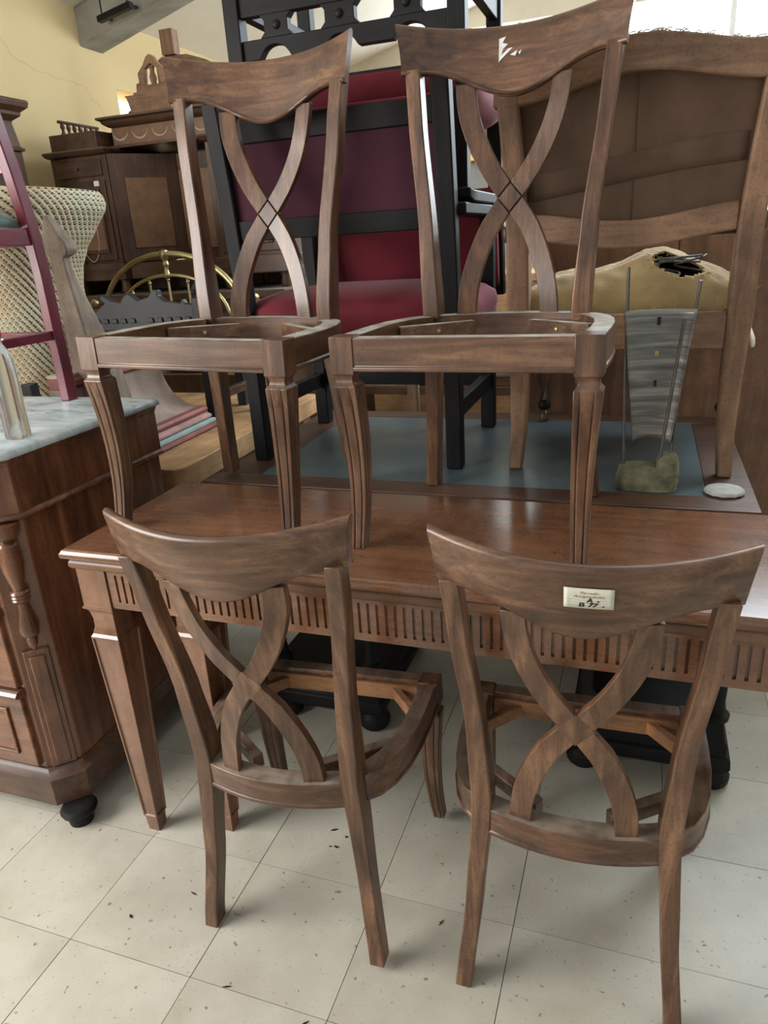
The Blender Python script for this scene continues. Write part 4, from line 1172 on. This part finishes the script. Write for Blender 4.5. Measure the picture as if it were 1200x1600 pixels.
# local: back toward -y ; back legs at y=-.25, front at +.25, half width .25
for s in (-1, 1):
    rings = []
    for z, dx, dy, hx, hy in ((0, 0, -.02, .017, .018), (.10, -.004 * s, .012, .020, .021), (.22, -.004 * s, .022, .023, .026), (.38, 0, .022, .027, .03), (.47, 0, .012, .027, .03), (.56, 0, .005, .026, .026), (.70, .006 * s, -.015, .024, .024), (.86, .018 * s, -.045, .023, .022)):
        x, y = s * .25 + dx, -.25 + dy
        rings.append([(x - hx, y - hy, z), (x + hx, y - hy, z), (x + hx, y + hy, z), (x - hx, y + hy, z)])
    MB().loft(rings).obj('back_post', 'bare_z', sc_, .006, 50)
    # front cabriole leg with scroll toe
    fx = -.243 if s < 0 else .285
    pts = [(fx - .0 * s, .24, .30), (fx + .010 * s, .262, .22), (fx + .008 * s, .262, .13), (fx, .248, .07), (fx, .248, .028)]
    lg = MB().tube(pts, [.03, .027, .019, .014, .017], 10).obj('front_leg', 'side_z', sc_, 0, 60)
    MB().sphere((fx, .252, .052), .021, 12, 8).obj('scroll_toe', 'black_z', lg)
    MB().lathe([(.001, 0), (.013, 0), (.016, .008), (.013, .022), (.008, .03), (.001, .03)], (fx, .248, 0), 12).obj('caster', 'side_z', lg)
    # arm
    path = [(s * .27, -.255, .575), (s * .30, -.10, .60), (s * .325, .06, .595), (s * .315, .16, .57)]
    ar_ = MB(); bar_r = []
    for (x, y, z), h in zip(path, (.018, .02, .022, .016)):
        bar_r.append([(x - h, y, z - h), (x + h, y, z - h), (x + h, y, z + h), (x - h, y, z + h)])
    ar_.loft(bar_r).obj('arm', 'chair_dusty_y', sc_, .006, 50)
    MB().tube([(s * .262, .14, .33), (s * .285, .12, .45), (s * .318, .10, .575)], [.022, .017, .02], 8).obj('arm_support', 'bare_z', sc_, 0, 60)
    box('side_seat_rail', 'bare_y', sc_, s * .25 - .02, s * .25 + .02, -.20, .23, .29, .37, .004)
# serpentine rails
def serp(zc_, zh, amp, x0, x1, y, name, mat, hy=.017, ph=1., sgn=1, nn=28, top_extra=0.):
    rings = []
    for i in range(nn + 1):
        x = x0 + (x1 - x0) * i / nn; q = x / .25
        c = zc_ + amp * math.cos(q * math.pi * .95) * sgn
        yy = y - .02 * (1 - q * q)
        rings.append([(x, yy - hy, c - zh), (x, yy + hy, c - zh), (x, yy + hy * .8, c + zh), (x, yy - hy * .8, c + zh)])
    return MB().loft(rings).obj(name, mat, sc_, .005, 50)
crest = serp(.888, .034, .018, -.30, .30, -.295, 'crest_rail', 'bare_x', .016)
serp(.575, .030, .014, -.226, .226, -.240, 'lower_back_rail', 'bare_x', .015, sgn=-1)
for i in range(46):
    q = rnd.uniform(-.26, .26); z = .888 + .018 * math.cos(q / .25 * math.pi * .95) + .035
    y = -.295 - .02 * (1 - (q / .25) ** 2)
    MB().tube([(q, y + rnd.uniform(-.012, .012), z - .002), (q + rnd.uniform(-.018, .018), y + rnd.uniform(-.012, .012), z + rnd.uniform(.001, .006)), (q + rnd.uniform(-.035, .035), y, z + rnd.uniform(.0, .008))], .0016, 4, False) if False else None
fz = MB()
for i in range(160):
    q = rnd.uniform(-.29, .29); z = .888 + .018 * math.cos(q / .25 * math.pi * .95) + .034
    y = -.295 - .02 * (1 - (q / .25) ** 2) + rnd.uniform(-.011, .011)
    a = rnd.uniform(-.02, .02); h = rnd.uniform(.001, .005)
    fz.tube([(q, y, z), (q + a * .5, y + rnd.uniform(-.004, .004), z + h), (q + a, y + rnd.uniform(-.004, .004), z + h * rnd.uniform(.2, 1.4))], .0013, 4)
f = fz.obj('frayed_edge', 'frayed', crest, 0, 60); f['kind'] = 'stuff'
# jute back cloth, bellied, with an overlapping band
def jute(u, v):
    z = .55 + .36 * v; x = (-.238 - .014 * v) * (1 - 2 * u)
    return (x, -.238 - .045 * (z - .55) / .3 + .02 * math.sin(math.pi * u) * math.sin(math.pi * v), z)
jb = MB().grid(jute, 20, 14).obj('back_cloth', 'jute', sc_, 0, 80, .004)
def band(u, v):
    x = -.226 + .452 * u; z = .665 + .055 * v + .03 * math.sin((u - .35) * 2.2)
    p = jute(u, min(1, max(0, (z - .55) / .36)))
    return (x, p[1] - .0035, z)
MB().grid(band, 24, 3).obj('cloth_band', 'jute', jb, 0, 80, .002)
MB().grid(lambda u, v: (lambda p: (p[0], p[1] - .003, p[2]))(jute(.50 + .006 * u, .02 + .96 * v)), 1, 14).obj('cloth_seam', 'jute', jb, 0, 80, .002)
# seat rails
for y, nm in ((-.235, 'rear_seat_rail'), (.22, 'front_seat_rail')):
    box(nm, 'bare_x', sc_, -.223, .223, y - .018, y + .018, .30, .385, .004)
MB().prism([(-.223, .298), (.223, .298), (.223, .285), (.15, .275), (0, .262), (-.15, .275), (-.223, .285)], 'y', .205, .235).obj('front_rail_drop', 'side_x', sc_, .004)
# burlap-covered stuffed seat, slumped, with a hole that shows the springs
def seat_h(u, v):
    x = -.262 + .535 * u; y = -.225 + .475 * v
    ex = max(0., 1 - abs(2 * u - 1) ** 4.5); ey = max(0., 1 - abs(2 * v - 1) ** 5)
    lump = .098 + .05 * math.exp(-((x - .07) / .11) ** 2 - ((y + .06) / .16) ** 2) + .012 * noise.noise((x * 9, y * 9, 3))
    z = .372 + lump * (ex * ey) ** .34
    z += .006 * noise.noise((x * 30, y * 30, 0))
    return (x, y, z)
mb = MB(); nu, nv = 130, 100
mb.grid(lambda u, v: seat_h(u, v), nu, nv)
hole = []
keep = []
for fidx, fc in enumerate(mb.f):
    j, i = divmod(fidx, nu)
    x, y, z = seat_h((i + .5) / nu, (j + .5) / nv)
    if ((x - .115) / .058) ** 2 + ((y + .165) / .035) ** 2 + .25 * noise.noise((x * 40, y * 40, 1)) < 1: continue
    keep.append(fc)
mb.f = keep
su = mb.obj('burlap_seat', 'burlap', sc_, 0, 70, .004)
box('seat_stuffing', 'straw', sc_, -.225, .225, -.205, .20, .3715, .445, .02)
for k, (x, y) in enumerate(((.085, -.165), (.14, -.15))):
    MB().tube([(x + .035 * math.cos(a * .5), y + .022 * math.sin(a * .5), .425 + .0032 * a) for a in range(26)], .0026, 6).obj('spring', 'steel', su, 0, 60)
MB().tube([(.065, -.178, .500), (.165, -.172, .505), (.162, -.15, .49), (.07, -.158, .495)], .0028, 6).obj('spring_wire', 'steel', su, 0, 60)
fz = MB()
def hair(p, L, up_=.5):
    d = Vector((rnd.uniform(-1, 1), rnd.uniform(-1, .4), rnd.uniform(-.4, up_))).normalized() * L
    p = Vector(p); k = Vector((rnd.uniform(-1, 1), rnd.uniform(-1, 1), rnd.uniform(-1, 1))) * L * .25
    fz.tube([p, p + d * .5 + k, p + d], [.0011, .0009, .0005], 4)
for i in range(240):
    r_ = rnd.random()
    if r_ < .35:
        a = rnd.uniform(0, 6.28); hx_, hy_ = .115 + .062 * math.cos(a), -.165 + .038 * math.sin(a); hair((hx_, hy_, seat_h((hx_ + .262) / .535, (hy_ + .225) / .475)[2]), rnd.uniform(.008, .022), .2)
    elif r_ < .75: hair((rnd.uniform(.15, .28), rnd.uniform(-.24, .18), rnd.uniform(.37, .44)), rnd.uniform(.015, .045))
    else: hair((rnd.uniform(-.27, .2), -.235, rnd.uniform(.37, .39)), rnd.uniform(.01, .025))
f = fz.obj('straw_fringe', 'straw', su, 0, 60); f['kind'] = 'stuff'
MB().grid(lambda u, v: (.232 + .055 * v + .012 * math.sin(u * 9), -.20 + .34 * u, .425 - .12 * v ** 1.5 + .012 * math.sin(u * 14 + 4 * v)), 16, 6).obj('torn_lining', 'frayed', sc_, 0, 80, .004)

# ------------------------------------------------------------------ curved grey plate on rods in a stone base
sp = thing('rod_sculpture', 'curved grey horn plate held by iron rods in a mossy stone base', 'sculpture', (0, 0, 0))
SYc = 1.705
def stone_ring(z, x0, x1, y0, y1, s):
    o = []
    for k in range(20):
        a = 2 * math.pi * k / 20; e = (abs(math.cos(a)) ** 5 + abs(math.sin(a)) ** 5) ** (-1 / 5)
        x = (x0 + x1) / 2 + (x1 - x0) / 2 * e * math.cos(a); y = (y0 + y1) / 2 + (y1 - y0) / 2 * e * math.sin(a)
        o.append((x + .003 * noise.noise((x * 60, y * 60, z * 60 + s)), y + .003 * noise.noise((x * 60, z * 60, y * 60)), z))
    return o
st = MB(); z0 = DZ
st.loft([stone_ring(z0, -.036, .098, 1.672, 1.752, 0), stone_ring(z0 + .02, -.038, .099, 1.670, 1.754, 1), stone_ring(z0 + .042, -.034, .098, 1.674, 1.752, 2), stone_ring(z0 + .053, -.026, .094, 1.682, 1.745, 3), stone_ring(z0 + .057, -.01, .07, 1.69, 1.735, 4)])
st.loft([stone_ring(z0 + .04, .048, .099, 1.674, 1.75, 5), stone_ring(z0 + .07, .050, .098, 1.676, 1.746, 6), stone_ring(z0 + .082, .056, .092, 1.684, 1.738, 7), stone_ring(z0 + .085, .064, .086, 1.694, 1.728, 7)])
st.obj('stone_base', 'stone', sp, 0, 60)
def plate(u, v):
    w = .041 + .033 * v ** 1.1
    a = (u - .5) * 2.0
    cx = .036 - .002 * v
    return (cx + w * math.sin(a) / math.sin(1.0), SYc + .01 + (w * .55) * (math.cos(a) - 1) * -1 * -1 + .012, .905 + .30 * v - .012 * (1 - (2 * u - 1) ** 2) * (1 - v) * -1)
pt_ = MB().grid(plate, 20, 30).obj('curved_plate', 'plate', sp, 0, 60, .005)
def on_plate(u, v, off): x, y, z = plate(u, v); return (x, y - off, z)
for v0, v1 in ((.885, .945), (.415, .465)):
    MB().grid(lambda u, v: on_plate(.475 + .045 * u, v0 + (v1 - v0) * v, .0035), 2, 2).obj('slot', 'dark_inlay', pt_, 0, 0, .001)
MB().grid(lambda u, v: on_plate(.463 + .06 * u, .655 + .035 * v, .0035), 2, 2).obj('rust_spot', 'straw', pt_, 0, 0, .001)
MB().tube([(-.022, 1.716, DZ + .05), (-.030, 1.722, 1.05), (-.036, 1.735, 1.295)], .0036, 8).obj('rod', 'steel', sp)
MB().tube([(.056, 1.690, DZ + .075), (.084, 1.690, 1.19)], .0038, 8).obj('rod', 'steel', sp)
MB().tube([(.080, 1.722, DZ + .07), (.088, 1.742, 1.02), (.112, 1.732, 1.262)], .0036, 8).obj('rod', 'steel', sp)

ds = MB()
def dr(z, r): return [(.198 + r * 1.03 * math.cos(k * math.pi / 14) + .0016 * math.sin(k * 3.1), 1.692 + r * math.sin(k * math.pi / 14) + .0016 * math.cos(k * 2.3), z) for k in range(28)]
ds.loft([dr(DZ, .034), dr(DZ + .004, .041), dr(DZ + .009, .0405), dr(DZ + .012, .037), dr(DZ + .0125, .02)])
tag(ds.obj('stone_disc', 'disc', None, 0, 50), 'small flat pale stone disc lying on the corner of the desk', 'stone')

# ------------------------------------------------------------------ tall veneered panel behind the desk
vp = thing('veneered_wardrobe_back', 'wide brown veneered wardrobe panel standing behind the desk', 'wardrobe')
for i in range(4):
    x0 = -.345 + i * .44
    box('veneer_board', 'panel_z', vp, x0, x0 + .438, 2.60, 2.63, .0005, 1.40 if i < 3 else 1.40, .002)
box('carcass', 'side_z', vp, -.34, 1.40, 2.6305, 3.05, .0005, 1.39, .003)
box('top', 'side_x', vp, -.36, 1.43, 2.585, 3.06, 1.4005, 1.425, .004)

tc_ = thing('tall_cabinet', 'tall plain brown cabinet standing behind the veneered panel at the right', 'cabinet')
box('carcass', 'side_z', tc_, .42, 1.6, 3.22, 3.66, .0005, 1.86, .004)
for x in (.43, 1.02): box('door', 'panel_z', tc_, x, x + .57, 3.205, 3.2195, .12, 1.80, .004)
box('cornice', 'side_x', tc_, .40, 1.62, 3.19, 3.67, 1.8605, 1.91, .008)

db = MB(); r5 = random.Random(11)
for k in range(16):
    x, y = (-.60 + r5.uniform(-.07, .10), 1.30 + r5.uniform(-.09, .09)) if k < 10 else (r5.uniform(-1.0, .2), r5.uniform(.75, 1.5))
    a = r5.uniform(0, 6.28); l = r5.uniform(.003, .011); w_ = r5.uniform(.001, .003)
    u, v = Vector((math.cos(a), math.sin(a))) * l, Vector((-math.sin(a), math.cos(a))) * w_
    c = Vector((x, y))
    db.prism([tuple(c - u), tuple(c - v), tuple(c + u), tuple(c + v)], 'z', .0004, .0022)
o = db.obj('floor_debris', 'dark_inlay', None, 0, 0); tag(o, 'scattered dark wood crumbs on the pale floor tiles', 'debris'); o['kind'] = 'stuff'

sl = thing('strip_light', 'slim dark strip light fixed in front of the concrete rafter', 'lamp')
MB().loft([[(x, y, z + d) for y, d in ((3.83, 0), (3.87, 0), (3.87, .03), (3.83, .03))] for x, z in ((-2.885, 2.575), (-2.665, 2.615))]).obj('fitting', 'black_x', sl, .004)
for x, z in ((-2.86, 2.585), (-2.69, 2.617)):
    box('bracket', 'black_y', sl, x - .008, x + .008, 3.8705, 3.929, z + .014, z + .026, .001)
    MB().tube([(x, 3.85, z + .03), (x, 3.85, z + .10)], .004, 6).obj('end_pin', 'black_z', sl)
